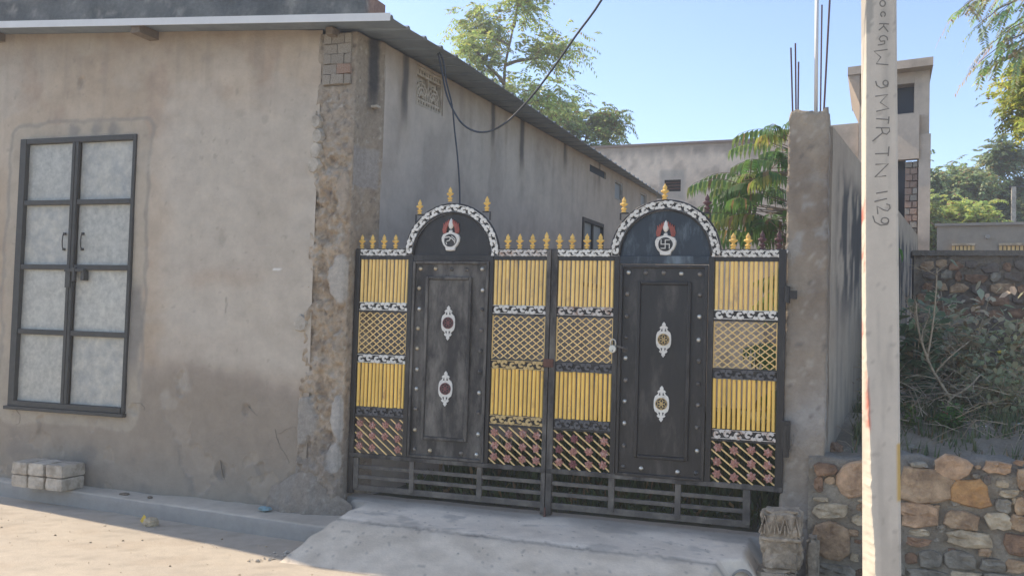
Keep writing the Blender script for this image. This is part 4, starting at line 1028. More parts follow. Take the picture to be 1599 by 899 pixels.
# bare bricks beside the lower opening
zb = z_par_lo-.02; k = 0
bm = [mesh('brick', MB().box(-.5, .5, -.5, .5, -.5, .5), mm) for mm in ('brick clay', 'whitewashed brick')]
bkp = hx(1412.5); bkq = hx(1431)
mbb = MB(); slab(mbb, (bkp[0], bkp[1]+.05), (bkq[0], bkq[1]+.05), .3, .9, zb, (.40, .34, .28)); part('brick_core', mbb, 'painted plaster', hou)
ang = math.atan2(h1[1]-h0[1], h1[0]-h0[0])
while zb > 1.9:
    w1_ = (.6, .42)[k % 2]; t = 0
    for (ta, tb) in ((0, w1_), (w1_, 1)):
        cxy = lerp2(bkp, bkq, (ta+tb)/2+(.03*random.random()))
        L = math.hypot(bkq[0]-bkp[0], bkq[1]-bkp[1])*(tb-ta)
        piece('brick', bm[0 if random.random() < .6 else 1], (cxy[0], cxy[1]+.04-random.random()*.04, zb-.05), hou, rot=(0, random.uniform(-.04, .04), ang), scale=(L-.012, .12, .088))
    zb -= .105; k += 1

# low building far right
L0 = at_depth(1461, 520, 21); L1 = at_depth(1760, 520, 19.4); l0, l1 = (L0[0], L0[1]), (L1[0], L1[1])
def lx(x): return lerp2(l0, l1, (x-1461)/(299.0))
lz = lambda x, y: at_depth(x, y, 21-1.6*(x-1461)/299)[2]
low = thing('low_building', 'low grey flat roofed building with two slatted vents under cream lintels', 'building', (L0[0], L0[1], .9))
zt = lz(1500, 353)
mb = MB().grid(60, 30, lambda i, j: (*lerp2(l0, l1, i/60), .6+(zt-.6)*j/30), lambda i, j, p: mixc((.30, .27, .225), (.37, .325, .27), .5+fbm(p[0], p[2]*1.5, 61)))
nn = Vector((-(l1[1]-l0[1]), l1[0]-l0[0])).normalized()*3
mb.add([(*l0, .6), (l0[0]+nn.x, l0[1]+nn.y, .6), (l0[0]+nn.x, l0[1]+nn.y, zt), (*l0, zt), (*l1, zt), (l1[0]+nn.x, l1[1]+nn.y, zt)], [(0, 3, 2, 1), (3, 4, 5, 2)], (.32, .29, .24))
part('wall', mb, 'painted plaster', low)
mb = MB(); slab(mb, (l0[0]-.05, l0[1]-.06), (l1[0], l1[1]-.06), .3, zt+.003, zt+.06, (.33, .30, .26)); part('coping', mb, 'painted plaster', low)
for (xa, xb) in ((1489, 1521), (1566, 1606)):
    a_, b_ = lx(xa), lx(xb); z1 = lz(xa, 384); z0 = lz(xa, 402)
    mb = MB(); slab(mb, (a_[0]-.04, a_[1]-.10), (b_[0]+.04, b_[1]-.10), .1, z1, z1+.05); v = part('vent', mb, 'pale stone', low, label='slatted vent under a cream lintel')
    mb = MB(); slab(mb, (a_[0]+.02, a_[1]-.012), (b_[0]-.02, b_[1]-.012), .008, z0-.15, z1-.002); part('vent_recess', mb, 'wood', v)
    n_ = max(3, int((xb-xa)/6))
    for k in range(n_+1):
        p = lerp2(a_, b_, k/n_); mb = MB(); slab(mb, (p[0]-.025, p[1]-.05), (p[0]+.03, p[1]-.05), .03, z0-.15, z1-.004); part('vent_slat', mb, 'pale yellow paint', v)
p = lx(1545); mb = MB().lathe([(-.05, .05), (.10, .045)], (p[0], p[1], lz(1545, 370)), k=10, axis='n'); part('drain_spout', mb, 'cement patch', low)

# boundary wall of dark stones in front of the low building
bw = thing('boundary_wall', 'dark rubble stone boundary wall behind the leafy shrubs', 'wall', (5.3, 5.5, .9))
BW0, BW1 = 4.62, 8.6; zt = 2.62
mb = MB().grid(80, 36, lambda i, j: (BW0+(BW1-BW0)*i/80, 5.478+.03*fbm(i*.5, j*.5), .8+(zt-.8)*j/36), lambda i, j, p: mixc((.17, .145, .115), (.25, .21, .165), .5+fbm(p[0]*3, p[2]*3, 5)))
mb.box(BW0, BW1, 5.53, 5.85, .8, zt-.02, (.1, .09, .08))
part('mortar_core', mb, 'mortar', bw)
mb = MB().box(BW0-.02, BW1, 5.44, 5.88, zt-.015, zt+.05, (.19, .17, .145)); part('coping', mb, 'mortar', bw)
def stone_mb(cx, cz, w_, h_, yb, dep, seed, n=9):
    mb = MB(); pts = []
    for k in range(n):
        t = 2*PI*(k+.55*nz(seed, k*3.1))/n; e = 5.0
        ct, st = math.cos(t), math.sin(t); r = (abs(ct)**e+abs(st)**e)**(-1/e)*(.95+.34*nz(seed*1.7, k*2.3, 4))
        pts.append((cx+ct*r*w_/2, cz+st*r*h_/2))
    vs = [(x, yb, z) for x, z in pts]; fs = []
    for a_, dd, jt in ((.985, .70, .22), (.90, .96, .30), (.52, 1.02, .42)):
        vs += [(cx+(x-cx)*a_, yb-dep*dd*(1+jt*nz(seed+a_*9, i*2.7)), cz+(z-cz)*a_) for i, (x, z) in enumerate(pts)]
    vs.append((cx+.1*w_*nz(seed, 2), yb-dep*(1.05+.4*nz(seed, 9)), cz+.1*h_*nz(seed, 5)))
    for a_ in (0, n, 2*n): fs += [(a_+i, a_+(i+1) % n, a_+n+(i+1) % n, a_+n+i) for i in range(n)]
    fs += [(3*n+i, 3*n+(i+1) % n, 4*n) for i in range(n)]
    return mb.add(vs, fs)
smats = ['dark stone', 'brown stone', 'dark stone', 'tan stone', 'grey stone', 'brown stone']
z = 1.0; r = 0
random.seed(21)
while z < 2.55:
    hh = random.uniform(.08, .15); x = BW0+random.uniform(0, .15)
    while x < BW1-.1:
        ww = random.uniform(.10, .30)
        part('stone', stone_mb(x+ww/2, z+hh/2+random.uniform(-.02, .02), ww-.018, hh*random.uniform(.82, .98), 5.5, .05, x*7+z, 7), random.choice(smats), bw)
        x += ww
    z += hh

# ================================================================== STONE RETAINING WALL (front right)
rt = thing('retaining_wall', 'low rubble retaining wall of tan and orange stones beside the gate pillar', 'wall', (4.3, .1, -.15))
def rt_top(s): return .735 + .05*nz(s*2.2, 5) + .04*sstep(4.2, 4.9, s)
def rtp(i, j):
    s = 3.66+i*.03; top = rt_top(s)
    if j <= 40:
        z = -.2+(top+.2)*j/40; return (s, .088+.030*fbm(s*6, z*6, 3, 5)+.03*sstep(36, 40, j), z)
    v = (j-40)/6; return (s, .12+v*.22+.012*nz(s*8, v*4), top+.015+.025*fbm(s*6, v*3, 5)+ .05*v*nz(s*3, 2))
def rtc(i, j, p):
    c = mixc((.38, .335, .27), (.24, .21, .17), .5+fbm(p[0]*4, p[2]*4, 2)); return mixc(c, (.25, .235, .215), .7*sstep(.66, .76, p[2]+.03*nz(p[0]*9)))
part('mortar_core', MB().grid(120, 46, rtp, rtc), 'mortar', rt, True)
mb = MB().box(3.66, 7.26, .16, .4, -.2, .70, (.15, .13, .11)); part('backing', mb, 'mortar', rt)
OX, OY, SCL = 1260, 620, 3.221
ST = [(92, 360, 105, 62, 'brown stone'), (58, 435, 44, 76, 'brown stone'), (232, 412, 160, 160, 'pink stone'), (118, 568, 185, 80, 'pale stone'), (122, 712, 180, 190, 'tan stone'), (232, 680, 55, 35, 'tan stone'), (240, 800, 40, 44, 'pale stone'), (70, 508, 70, 22, 'pale stone'),
      (590, 440, 270, 168, 'tan stone'), (738, 345, 172, 116, 'pink stone'), (832, 480, 190, 145, 'orange stone'), (955, 352, 130, 60, 'pink stone'), (983, 432, 60, 40, 'pale stone'), (1010, 480, 95, 46, 'pale stone'), (988, 542, 75, 66, 'grey stone'), (1072, 545, 62, 90, 'tan stone'), (1088, 410, 70, 110, 'tan stone'),
      (560, 588, 185, 122, 'pink stone'), (775, 615, 170, 92, 'tan stone'), (562, 675, 104, 38, 'pale stone'), (962, 623, 120, 96, 'pale stone'), (1062, 625, 100, 84, 'tan stone'), (810, 708, 230, 88, 'pale stone'), (560, 725, 118, 44, 'brown stone'), (1052, 738, 140, 108, 'brown stone'), (525, 808, 58, 56, 'brown stone'),
      (622, 808, 116, 88, 'grey stone'), (770, 815, 172, 88, 'grey stone'), (930, 838, 130, 62, 'grey stone'), (892, 775, 64, 40, 'tan stone'), (1050, 845, 110, 66, 'tan stone'), (130, 862, 200, 60, 'grey stone'), (715, 418, 50, 30, 'tan stone'), (748, 525, 44, 38, 'grey stone'), (672, 655, 40, 40, 'grey stone'),
      (390, 400, 120, 120, 'tan stone'), (370, 530, 130, 90, 'brown stone'), (380, 640, 150, 90, 'pale stone'), (360, 750, 140, 90, 'tan stone'), (420, 850, 140, 80, 'grey stone'), (600, 888, 190, 50, 'grey stone'), (800, 892, 150, 44, 'pale stone'), (960, 900, 130, 40, 'grey stone'), (1075, 920, 90, 60, 'grey stone'),
      (660, 330, 50, 26, 'grey stone'), (560, 335, 90, 30, 'grey stone'), (850, 395, 40, 26, 'grey stone'), (905, 415, 36, 44, 'dark stone'), (650, 550, 30, 24, 'tan stone'), (1040, 520, 26, 34, 'pale stone'), (730, 770, 36, 24, 'brown stone'), (1130, 480, 80, 90, 'pink stone'), (1140, 600, 90, 90, 'grey stone'), (1170, 720, 90, 110, 'tan stone'), (1180, 840, 100, 80, 'pale stone'), (1150, 380, 60, 60, 'tan stone')]
for k, (cx_, cy_, w_, h_, m) in enumerate(ST):
    p = on_front(OX+cx_/SCL, OY+cy_/SCL, .10); q = on_front(OX+(cx_+w_)/SCL, OY+cy_/SCL, .10); q2 = on_front(OX+cx_/SCL, OY+(cy_-h_)/SCL, .10)
    lab = 'bright orange stone in the retaining wall' if m == 'orange stone' else None
    part('stone', stone_mb(p[0], p[2], (q[0]-p[0])*1.12, (q2[2]-p[2])*1.10, .108, .05 if w_ > 60 else .035, k*3.7+1, 9+(k % 3)), m, rt, label=lab)
random.seed(5)
boxes = [(OX+a/SCL, OY+b/SCL, c/SCL*.56, d/SCL*.56) for a, b, c, d, m in ST]
nf = 0
for _ in range(4000):
    x = random.uniform(1272, 1625); y = random.uniform(722, 905); w_ = random.uniform(8, 22); h_ = w_*random.uniform(.5, .9)
    if any(abs(x-a) < c+w_*.5 and abs(y-b) < d+h_*.5 for a, b, c, d in boxes): continue
    boxes.append((x, y, w_*.55, h_*.55)); nf += 1
    p = on_front(x, y, .10); part('stone', stone_mb(p[0], p[2], w_*.0052, h_*.0052, .112, .03, x*3.1, 7), random.choice(['tan stone', 'grey stone', 'pale stone', 'brown stone']), rt)
    if nf > 70: break
x = 5.35
while x < 7.1:
    z = -.1
    while z < .6:
        hh = random.uniform(.12, .2); ww = random.uniform(.2, .3)
        part('stone', stone_mb(x+ww/2, z+hh/2, ww-.03, hh-.03, .108, .045, x*9+z, 10), random.choice(['tan stone', 'pale stone', 'grey stone', 'pink stone', 'brown stone']), rt); z += hh
    x += .28

# carved stone post stub, small block, drain pipe
cb = thing('carved_stone_block', 'weathered carved stone block with pointed leaf pattern at the foot of the pillar', 'stone block', (3.49, -.32, -.16))
def rock_box(x0, x1, y0, y1, z0, z1, seed, amp=.012, n=(8, 8, 10), rnd=.03):
    mb = MB(); NXx, NYy, NZz = n; idx = {}
    def vid(i, j, k):
        if (i, j, k) not in idx:
            x = x0+(x1-x0)*i/NXx; y = y0+(y1-y0)*j/NYy; z = z0+(z1-z0)*k/NZz
            cx, cy, cz_ = (x0+x1)/2, (y0+y1)/2, (z0+z1)/2
            u_ = abs(x-cx)/(x1-x0)*2; v_ = abs(y-cy)/(y1-y0)*2; w_ = abs(z-cz_)/(z1-z0)*2
            r = rnd*(sstep(.75, 1, u_)*sstep(.75, 1, v_)+sstep(.85, 1, w_)*sstep(.85, 1, max(u_, v_)))
            x -= math.copysign(r, x-cx)*(u_ > .5); y -= math.copysign(r, y-cy)*(v_ > .5); z -= math.copysign(r*.6, z-cz_)*(w_ > .5)
            x += amp*fbm(x*12+seed, y*12, z*12); y += amp*fbm(x*12, y*12+seed, z*12+4); z += amp*.7*fbm(x*10, y*10, z*10+seed)
            idx[(i, j, k)] = len(mb.v); mb.v.append((x, y, z))
        return idx[(i, j, k)]
    for i in range(NXx):
        for k in range(NZz):
            mb.f.append((vid(i, 0, k), vid(i+1, 0, k), vid(i+1, 0, k+1), vid(i, 0, k+1))); mb.f.append((vid(i+1, NYy, k), vid(i, NYy, k), vid(i, NYy, k+1), vid(i+1, NYy, k+1)))
    for j in range(NYy):
        for k in range(NZz):
            mb.f.append((vid(0, j+1, k), vid(0, j, k), vid(0, j, k+1), vid(0, j+1, k+1))); mb.f.append((vid(NXx, j, k), vid(NXx, j+1, k), vid(NXx, j+1, k+1), vid(NXx, j, k+1)))
    for i in range(NXx):
        for j in range(NYy):
            mb.f.append((vid(i, j, NZz), vid(i+1, j, NZz), vid(i+1, j+1, NZz), vid(i, j+1, NZz))); mb.f.append((vid(i, j+1, 0), vid(i+1, j+1, 0), vid(i+1, j, 0), vid(i, j, 0)))
    return mb
part('block_shaft', rock_box(3.385, 3.640, -.42, -.18, .02, .42, 1, .022, (10, 10, 16), .022), 'carved stone', cb)
part('block_base', rock_box(3.36, 3.60, -.45, -.16, -.17, .03, 5, .012), 'carved stone', cb)
part('carved_band', rock_box(3.372, 3.652, -.435, -.17, .215, .25, 3, .010, (10, 8, 4), .01), 'carved stone', cb, True)
mb = MB()
for k in range(4):
    x = 3.405+k*.066
    mb.ribbon([(x-.033, .27), (x, .385+.01*(k % 2)), (x+.033, .27)], .012, -.434, -.40); mb.ribbon([(x-.0, .262), (x, .33)], .009, -.430, -.40)
part('leaf_carving', mb, 'carved stone', cb, bevel=.004)
single('stone_block', rock_box(3.66, 3.745, -.10, .05, -.16, .20, 9, .008), 'carved stone', 'small upright stone between the carved block and the retaining wall', 'stone block', (3.70, -.03, -.16), smooth=True)
dp = thing('drain_pipe', 'short grey drain pipe end poking out under the driveway edge', 'pipe', (3.285, -.5, -.09))
cx_, cz_, R_ = 3.272, -.050, .072
mb = MB(); n = 20
ring = lambda r, y: [(cx_+r*math.cos(2*PI*k/n), y, cz_+r*math.sin(2*PI*k/n)) for k in range(n)]
vs = ring(R_, -.50)+ring(R_, .2)+ring(R_-.013, -.50)+ring(R_-.013, .2)
mb.add(vs, [(k, (k+1) % n, n+(k+1) % n, n+k) for k in range(n)]+[(2*n+(k+1) % n, 2*n+k, 3*n+k, 3*n+(k+1) % n) for k in range(n)]+[((k+1) % n, k, 2*n+k, 2*n+(k+1) % n) for k in range(n)])
part('pipe_shell', mb, 'cement patch', dp, True)
part('pipe_end', MB().lathe([(0, R_-.012), (.01, R_-.012)], (cx_, .1, cz_), k=16, axis='n'), 'dark void', dp)

# ================================================================== UTILITY POLE
up = thing('utility_pole', 'square concrete utility pole with hand painted numbers in front of the stone wall', 'utility pole', (4.12, -1.2, -.2))
PN = -1.30
def poleW(z): return .066-.022*sstep(.2, .8, z)-.026*sstep(.7, 1.7, z)+.006*sstep(2, 3.4, z)
def edgeL(z): return edgeB(z) + poleW(z) + (.006*nz(z*9, 3)+.006*nz(z*23, 5)+.003*nz(z*55, 2))*sstep(2.4, .9, z)
def edgeR(z): return 4.222 + (z-.25)*(-.0205)
def edgeB(z): return 4.019 + (z-.25)*(-.0167)
def pole_ring(z):
    l, r, b = edgeL(z), edgeR(z), edgeB(z); l = max(l, b+.014)
    return [(b, PN+.17, z), ((b*.5+l*.5)-.004, PN+.10, z), (l-.004, PN+.012, z), (l+.003, PN+.001, z)] + [(l+.003+(r-.012-l-.003)*k/10, PN, z) for k in range(1, 10)] + [(r-.012, PN, z), (r, PN+.014, z), (r+.0, PN+.19, z), (b+.01, PN+.19, z)]
pz = [-.3+k*.02 for k in range(0, 330)]
rings = [pole_ring(z) for z in pz]; NR = len(rings[0])
def pole_col(i, j, p):
    x, y, z = p; a = fbm(x*6, z*2, 71); c = mixc((.52, .475, .415), (.58, .53, .465), .5+a)
    c = mixc(c, (.47, .45, .42), .4*sstep(2.2, 1.2, z))
    if i <= 3:
        c = mixc(c, (.60, .56, .48), .7)
        rd = sstep(.15, .5, fbm(x*20, z*4.5, 73)+.15)*sstep(.85, 1.1, z)*sstep(2.45, 2.3, z)
        c = mixc(c, (.50, .09, .05), .85*rd)
    if z > 3.28 and x < 4.03+.04*nz(z*7, 2)+.03*(z-3.28) and 3.35 < z+.05*nz(x*9): c = mixc(c, (.30, .29, .265), .7)
    if 4 <= i <= 12 and 3.36 < z < 3.47 and nz(x*55, z*45) > .35: c = (.55, .52, .46)
    if i in (13, 14) and .68 < z < 1.02: c = mixc(c, (.50, .33, .08), .85)
    if nz(x*30, z*22, 3) > .5: c = mixc(c, (.30, .27, .24), .5)
    c = mixc(c, (.36, .335, .30), .5*sstep(.1, .5, fbm(x*14, z*1.3, 77)))
    return c
mb = MB().grid(NR-1, len(pz)-1, lambda i, j: rings[j][i], pole_col)
for j in range(len(pz)-1): a_ = j*NR; mb.f.append((a_+NR-1, a_, a_+NR, a_+2*NR-1))
mb.f.append(tuple((len(pz)-1)*NR+k for k in range(NR)))
part('pole_shaft', mb, 'pole concrete', up)
K1 = 4.727
A_ = lambda pts: [(1320+x/K1, y/K1) for x, y in pts]
B_ = lambda pts: [(1320+x/K1, 180+y/K1) for x, y in pts]
circ = lambda cx, cy, rx, ry, a0=0, a1=2*PI, n=12: [(cx+rx*math.cos(a0+(a1-a0)*i/n), cy+ry*math.sin(a0+(a1-a0)*i/n)) for i in range(n+1)]
LET = [('digit', [A_(circ(273, -22, 22, 16))]), ('digit', [A_(circ(275, 28, 20, 22))]), ('digit', [A_(circ(278, 108, 17, 18, PI*.6, PI*2.35))]),
       ('letter', [A_([(250, 178), (285, 176), (322, 180)]), A_([(285, 180), (282, 196), (247, 226)]), A_([(284, 196), (316, 237)])]),
       ('letter', [A_([(312, 300), (308, 278), (286, 264), (262, 270), (250, 290), (262, 308), (290, 303)]), A_([(240, 335), (268, 331), (290, 325), (291, 302)])]),
       ('letter', [A_([(312, 367), (212, 381), (262, 424), (228, 473), (318, 480)])]),
       ('digit', [A_(circ(297, 614, 19, 19, 0, 2*PI)), A_([(316, 614), (312, 640), (262, 652), (232, 632), (224, 600)])]),
       ('letter', [A_([(220, 713), (312, 700), (258, 758), (322, 802), (228, 824)])]),
       ('letter', [A_([(322, 862), (320, 890), (316, 915)]), A_([(228, 878), (318, 884)])]),
       ('letter', [B_([(225, 93), (326, 95), (326, 120), (305, 142), (276, 132), (266, 97)]), B_([(276, 130), (240, 160), (200, 193)])]),
       ('letter', [B_([(322, 232), (316, 302)]), B_([(220, 286), (318, 282)])]),
       ('letter', [B_([(222, 364), (318, 358), (218, 457), (302, 447)])]),
       ('digit', [B_([(228, 577), (312, 562)])]), ('digit', [B_([(215, 638), (308, 615)])]),
       ('digit', [B_([(302, 655), (326, 662), (330, 686), (312, 706), (285, 700), (234, 672), (240, 730)])]),
       ('digit', [B_(circ(292, 778, 28, 22)), B_([(320, 782), (310, 806), (262, 812), (218, 788), (203, 742)])])]
for nm, strokes in LET:
    mb = MB()
    for st in strokes:
        pts = [on_front(x, y, PN) for x, y in st]; mb.ribbon([(p[0], p[2]) for p in pts], .0068, PN-.0012, PN+.0005)
    part(nm, mb, 'ink paint', up)

# ================================================================== CABLES
c1 = [at_depth(684, 84, 8.55), at_depth(690, 112, 8.5), at_depth(698, 150, 8.3), at_depth(712, 180, 8.2), at_depth(726, 197, 8.1), at_depth(745, 206, 8.0), at_depth(765, 205, 7.9), at_depth(785, 195, 7.8), at_depth(805, 178, 7.7), at_depth(835, 145, 7.5), at_depth(865, 105, 7.3), at_depth(900, 55, 7.05), at_depth(942, -4, 6.8), at_depth(1010, -130, 6.3), at_depth(1130, -400, 5.6), (7.5, -4.5, 6.2)]
def smoothpts(p, n=4):
    out = []
    for i in range(len(p)-1):
        p0, p1, p2, p3 = [Vector(p[max(0, min(len(p)-1, q))]) for q in (i-1, i, i+1, i+2)]
        for k in range(n):
            t = k/n; out.append(.5*((2*p1)+(p2-p0)*t+(2*p0-5*p1+4*p2-p3)*t*t+(3*p1-p0-3*p2+p3)*t**3))
    out.append(Vector(p[-1])); return out
single('overhead_cable', MB().tube(smoothpts(c1), .0085, 6), 'cable black', 'black cable sagging from the eave up across the sky', 'cable', c1[0], smooth=True)
c2 = [at_depth(686, 82, 8.56), at_depth(692, 96, 8.55), at_depth(697, 128, 8.5), at_depth(706, 165, 8.42), at_depth(710, 205, 8.4), at_depth(714, 240, 8.38), at_depth(717, 280, 8.36), at_depth(718, 315, 8.35), at_depth(718, 430, 8.3)]
single('drop_cable', MB().tube(smoothpts(c2), .0075, 6), 'cable black', 'black cable hanging down the side wall behind the left arch', 'cable', c2[0], smooth=True)

# ================================================================== LOOSE THINGS
xs = [(-3.285, -3.10), (-3.09, -2.90), (-2.885, -2.69)]
names = ['left', 'middle', 'right']
for k, (x0, x1) in enumerate(xs):
    for lv in (0, 1):
        z0 = .005 + lv*.118
        o = single('concrete_block', rock_box(x0+.004*lv, x1-.006*(1-lv), -.335-.012*lv, -.06, z0, z0+.113, k*3+lv, .006, (7, 9, 5), .004), 'pale cement',
                   '%s %s block of the small stack of worn blocks under the sheet door' % (('lower', 'upper')[lv], names[k]), 'concrete block', ((x0+x1)/2, -.2, z0), group='worn blocks on the plinth')
def ellip(c, rx, ry, rz, seed, amp=.2, n=9):
    mb = MB(); vs = []
    for j in range(n+1):
        for i in range(n+3):
            th = PI*j/n; ph = 2*PI*i/(n+3); d = Vector((math.sin(th)*math.cos(ph), math.sin(th)*math.sin(ph), math.cos(th)))
            k = 1+amp*nz(d.x*2+seed, d.y*2, d.z*2); vs.append((c[0]+d.x*rx*k, c[1]+d.y*ry*k, c[2]+d.z*rz*k))
    m_ = n+3
    return mb.add(vs, [(j*m_+i, j*m_+(i+1) % m_, (j+1)*m_+(i+1) % m_, (j+1)*m_+i) for j in range(n) for i in range(m_)])
single('loose_stone', ellip((-1.52, -.56, -.11), .072, .06, .042, 3, .35), 'pale stone', 'lone pale stone lying on the road below the kerb', 'stone', (-1.52, -.56, -.14))
single('yellow_scrap', MB().bar((-1.63, -.54, -.12), (-1.585, -.55, -.065), .03, .004), 'yellow scrap', 'small yellow scrap leaning beside the lone stone on the road', 'litter', (-1.6, -.55, -.14))
single('blue_scrap', ellip((-.66, -.20, .02), .06, .05, .018, 5, .5), 'blue scrap', 'pale blue crumpled scrap at the foot of the eroded corner', 'litter', (-.66, -.2, 0))
for (s, n_, r, lab) in ((-2.16, -.15, .05, 'wide dark dung patch on the plinth ledge near the blocks'), (-1.86, -.17, .026, 'small dark dung patch on the plinth ledge')):
    single('dry_dung', ellip((s, n_, .004), r, r*.7, .014, s, .4), 'wood', lab, 'dung', (s, n_, 0))
random.seed(31)
mb = MB()
for k in range(300):
    s = random.uniform(-4.5, 3.2); n_ = random.uniform(-2.6, -.55) if random.random() < .6 else random.uniform(-1.3, -.4)
    if s > -.1: n_ = random.uniform(-1.9, -1.3)
    r = random.uniform(.002, .006)+(.006 if random.random() < .12 else 0); mb.add(*[(e.v, e.f) for e in [ellip((s, n_, -.137), r, r, r*.6, k, .3, 4)]][0])
single('grit', mb, 'pale stone', 'scattered pebbles and grit on the pale road', 'grit', (0, -1, -.14), kind='stuff')

# ================================================================== VEGETATION
def lcol(base, var=.35): 
    k = 1+random.uniform(-var, var); y = random.random()
    if random.random() < .07: return (.30*k, .20*k, .09*k)
    return (base[0]*k*(1+.5*y*y), base[1]*k, base[2]*k)
def leaflet(mb, p, d, up, L, w_, col, droop=0):
    d = d.normalized(); sd = d.cross(up)
    if sd.length < 1e-4: sd = d.orthogonal()
    sd.normalize(); m_ = p + d*L*.45 + Vector((0, 0, -droop*.3*L)); e = p + d*L + Vector((0, 0, -droop*L))
    mb.add([p, m_+sd*w_/2, e, m_-sd*w_/2], [(0, 1, 2, 3)], col)
def frond(mb, p, d, L, n, ll, lw, base, droop=.5, hang=.3):
    d = d.normalized(); pts = []
    for i in range(n+1):
        t = i/n; pts.append(p + d*L*t + Vector((0, 0, -droop*L*t*t)))
    for i in range(1, n+1):
        t = (pts[i]-pts[i-1]).normalized(); sd = t.cross(Vector((0, 0, 1)))
        if sd.length < 1e-3: sd = Vector((1, 0, 0))
        sd.normalize(); up = sd.cross(t); k = ll*(1-.35*abs(i/n-.45))
        for sg in (-1, 1):
            dd = t*.5 + sd*sg + Vector((0, 0, -hang)) + Vector((random.uniform(-.2, .2), random.uniform(-.2, .2), random.uniform(-.2, .2)))
            leaflet(mb, pts[i], dd, up, k, lw, lcol(base), hang*.5)
    return pts
def neem(name, label, base, height, spread, seed, col, n_limb=7, fr=900, flen=.35, ll=.08, lw=.022, lean=0, per=8, crown0=.35, bias=None, droop=.5, group=None, twig_r=.012, density_top=1.0, cat='tree', clump=None, extra=None):
    random.seed(seed); t = thing(name, label, cat, base, group); tr = MB(); cr = MB(); tips = []
    b = Vector(base); H = height; p = b.copy(); path = [p.copy()]; k = 8
    for i in range(1, k+1): path.append(b + Vector((lean*H*i/k + .04*H*nz(i*.7, seed), .04*H*nz(seed, i*.7), H*.85*i/k)))
    r0 = (H*.011+.03)*(.8 if spread > 1 else 1)
    tr.tube(path, [r0*(1-.8*i/k) for i in range(k+1)], 8)
    for l in range(n_limb):
        f = crown0 + (1-crown0)*(l+.5)/n_limb; q = path[0].lerp(path[-1], f); i0 = min(k-1, int(f*k)); q = path[i0].lerp(path[i0+1], f*k-i0)
        an = l*2.4+seed; L = spread*(1-.45*abs(f-.6))*random.uniform(.75, 1.1)
        dv = Vector((math.cos(an), math.sin(an), random.uniform(.25, .8)))
        if bias is not None: dv += Vector(bias)
        dv.normalize(); lp = [q]
        for i in range(1, 6): lp.append(q + dv*L*i/5 + Vector((.08*L*nz(i, l, seed), .08*L*nz(l, i, seed), .10*L*nz(i*.8, seed, l)-.02*L*i*i/25)))
        tr.tube(lp, [max(.012, r0*.42*(1-.8*i/5)) for i in range(6)], 6)
        for sbr in range(7):
            g = .3+.7*(sbr+.5)/7; i0 = min(4, int(g*5)); s0 = lp[i0].lerp(lp[i0+1], g*5-i0)
            d2 = (dv + Vector((random.uniform(-1, 1), random.uniform(-1, 1), random.uniform(-.35, .9)))).normalized(); L2 = L*random.uniform(.28, .5)
            e = s0+d2*L2; tr.tube([s0, s0.lerp(e, .5)+Vector((0, 0, .03*L2)), e], [twig_r, twig_r*.7, twig_r*.35], 4)
            for q_ in range(5): tips.append((s0.lerp(e, .25+.75*q_/4), d2))
    for (x, y, dp_) in (extra or ()):
        q = Vector(at_depth(x, y, dp_)); a_ = Vector(at_depth(x+80, y-50, dp_+.1)); tr.tube([path[-2], path[-2].lerp(a_, .5)+Vector((0, 0, .15)), a_], [.03, .02, .010], 5); tr.tube([a_, a_.lerp(q, .5)+Vector((0, 0, .04)), q], [.010, .007, .003], 4)
        for k_ in range(6):
            g = a_.lerp(q, .3+.14*k_); frond(cr, g, (q-a_).normalized()*.8+Vector((random.gauss(0, .35), random.gauss(0, .5), random.gauss(-.15, .25))), .26*random.uniform(.7, 1.1), 13, .062, .019, tuple(c*random.uniform(.8, 1.5) for c in col), .35)
    per_tip = max(1, fr//len(tips))
    for (q, d2) in tips:
        tone = tuple(c*(1+.35*nz(q.x*1.3, q.y*1.3, q.z*1.3)) for c in col)
        for _ in range(per_tip):
            d = (d2*.7 + Vector((random.gauss(0, .8), random.gauss(0, .8), random.gauss(.1, .6))))
            frond(cr, q + Vector((random.gauss(0, .19*flen/.35), random.gauss(0, .19*flen/.35), random.gauss(0, .16*flen/.35))), d, flen*random.uniform(.6, 1.1), per, ll, lw, tone, droop)
    part('trunk', tr, 'bark', t, True); part('crown', cr, 'neem leaf', t)
    return t
GREEN = (.10, .155, .045)
# trees behind the left roof
b1 = at_depth(778, 520, 24); neem('neem_tree', 'tall feathery green tree rising behind the roof edge, taller of the two', (b1[0], b1[1], 0), 11.0, 1.55, 4, (.33, .46, .13), 12, 2900, .42, .13, .05, crown0=.40, per=6)
b2 = at_depth(905, 520, 26); neem('neem_tree', 'rounded green tree behind the far end of the roof, shorter of the two', (b2[0], b2[1], 0), 8.6, 1.25, 9, (.30, .44, .14), 9, 2600, .40, .13, .05, crown0=.55, per=6)
# branch tree overhanging at the top right, with a yellower one behind it
b3 = at_depth(1960, 520, 9.5); neem('overhanging_tree', 'fine leaved tree reaching in from the right, its branches hanging into the top corner', (b3[0], b3[1], .9), 8.6, 1.5, 14, (.30, .38, .16), 10, 2600, .32, .075, .020, crown0=.76, per=12, bias=(-.15, 0, 0), droop=.8, extra=[(1490, 22, 9), (1505, 8, 9), (1520, 45, 9), (1540, 75, 9), (1528, 98, 9), (1555, 60, 9.1), (1570, 95, 9.1), (1590, 80, 9), (1560, 20, 9), (1585, 35, 9.2), (1600, 60, 9), (1545, 100, 9), (1600, 5, 9), (1540, 5, 9.2)])
b4 = at_depth(1668, 520, 14); neem('yellow_green_tree', 'yellow green leafy tree at the right edge, lower and behind the overhanging one', (b4[0], b4[1], .9), 5.3, .95, 23, (.44, .56, .10), 8, 2400, .28, .085, .035, crown0=.76, per=7)
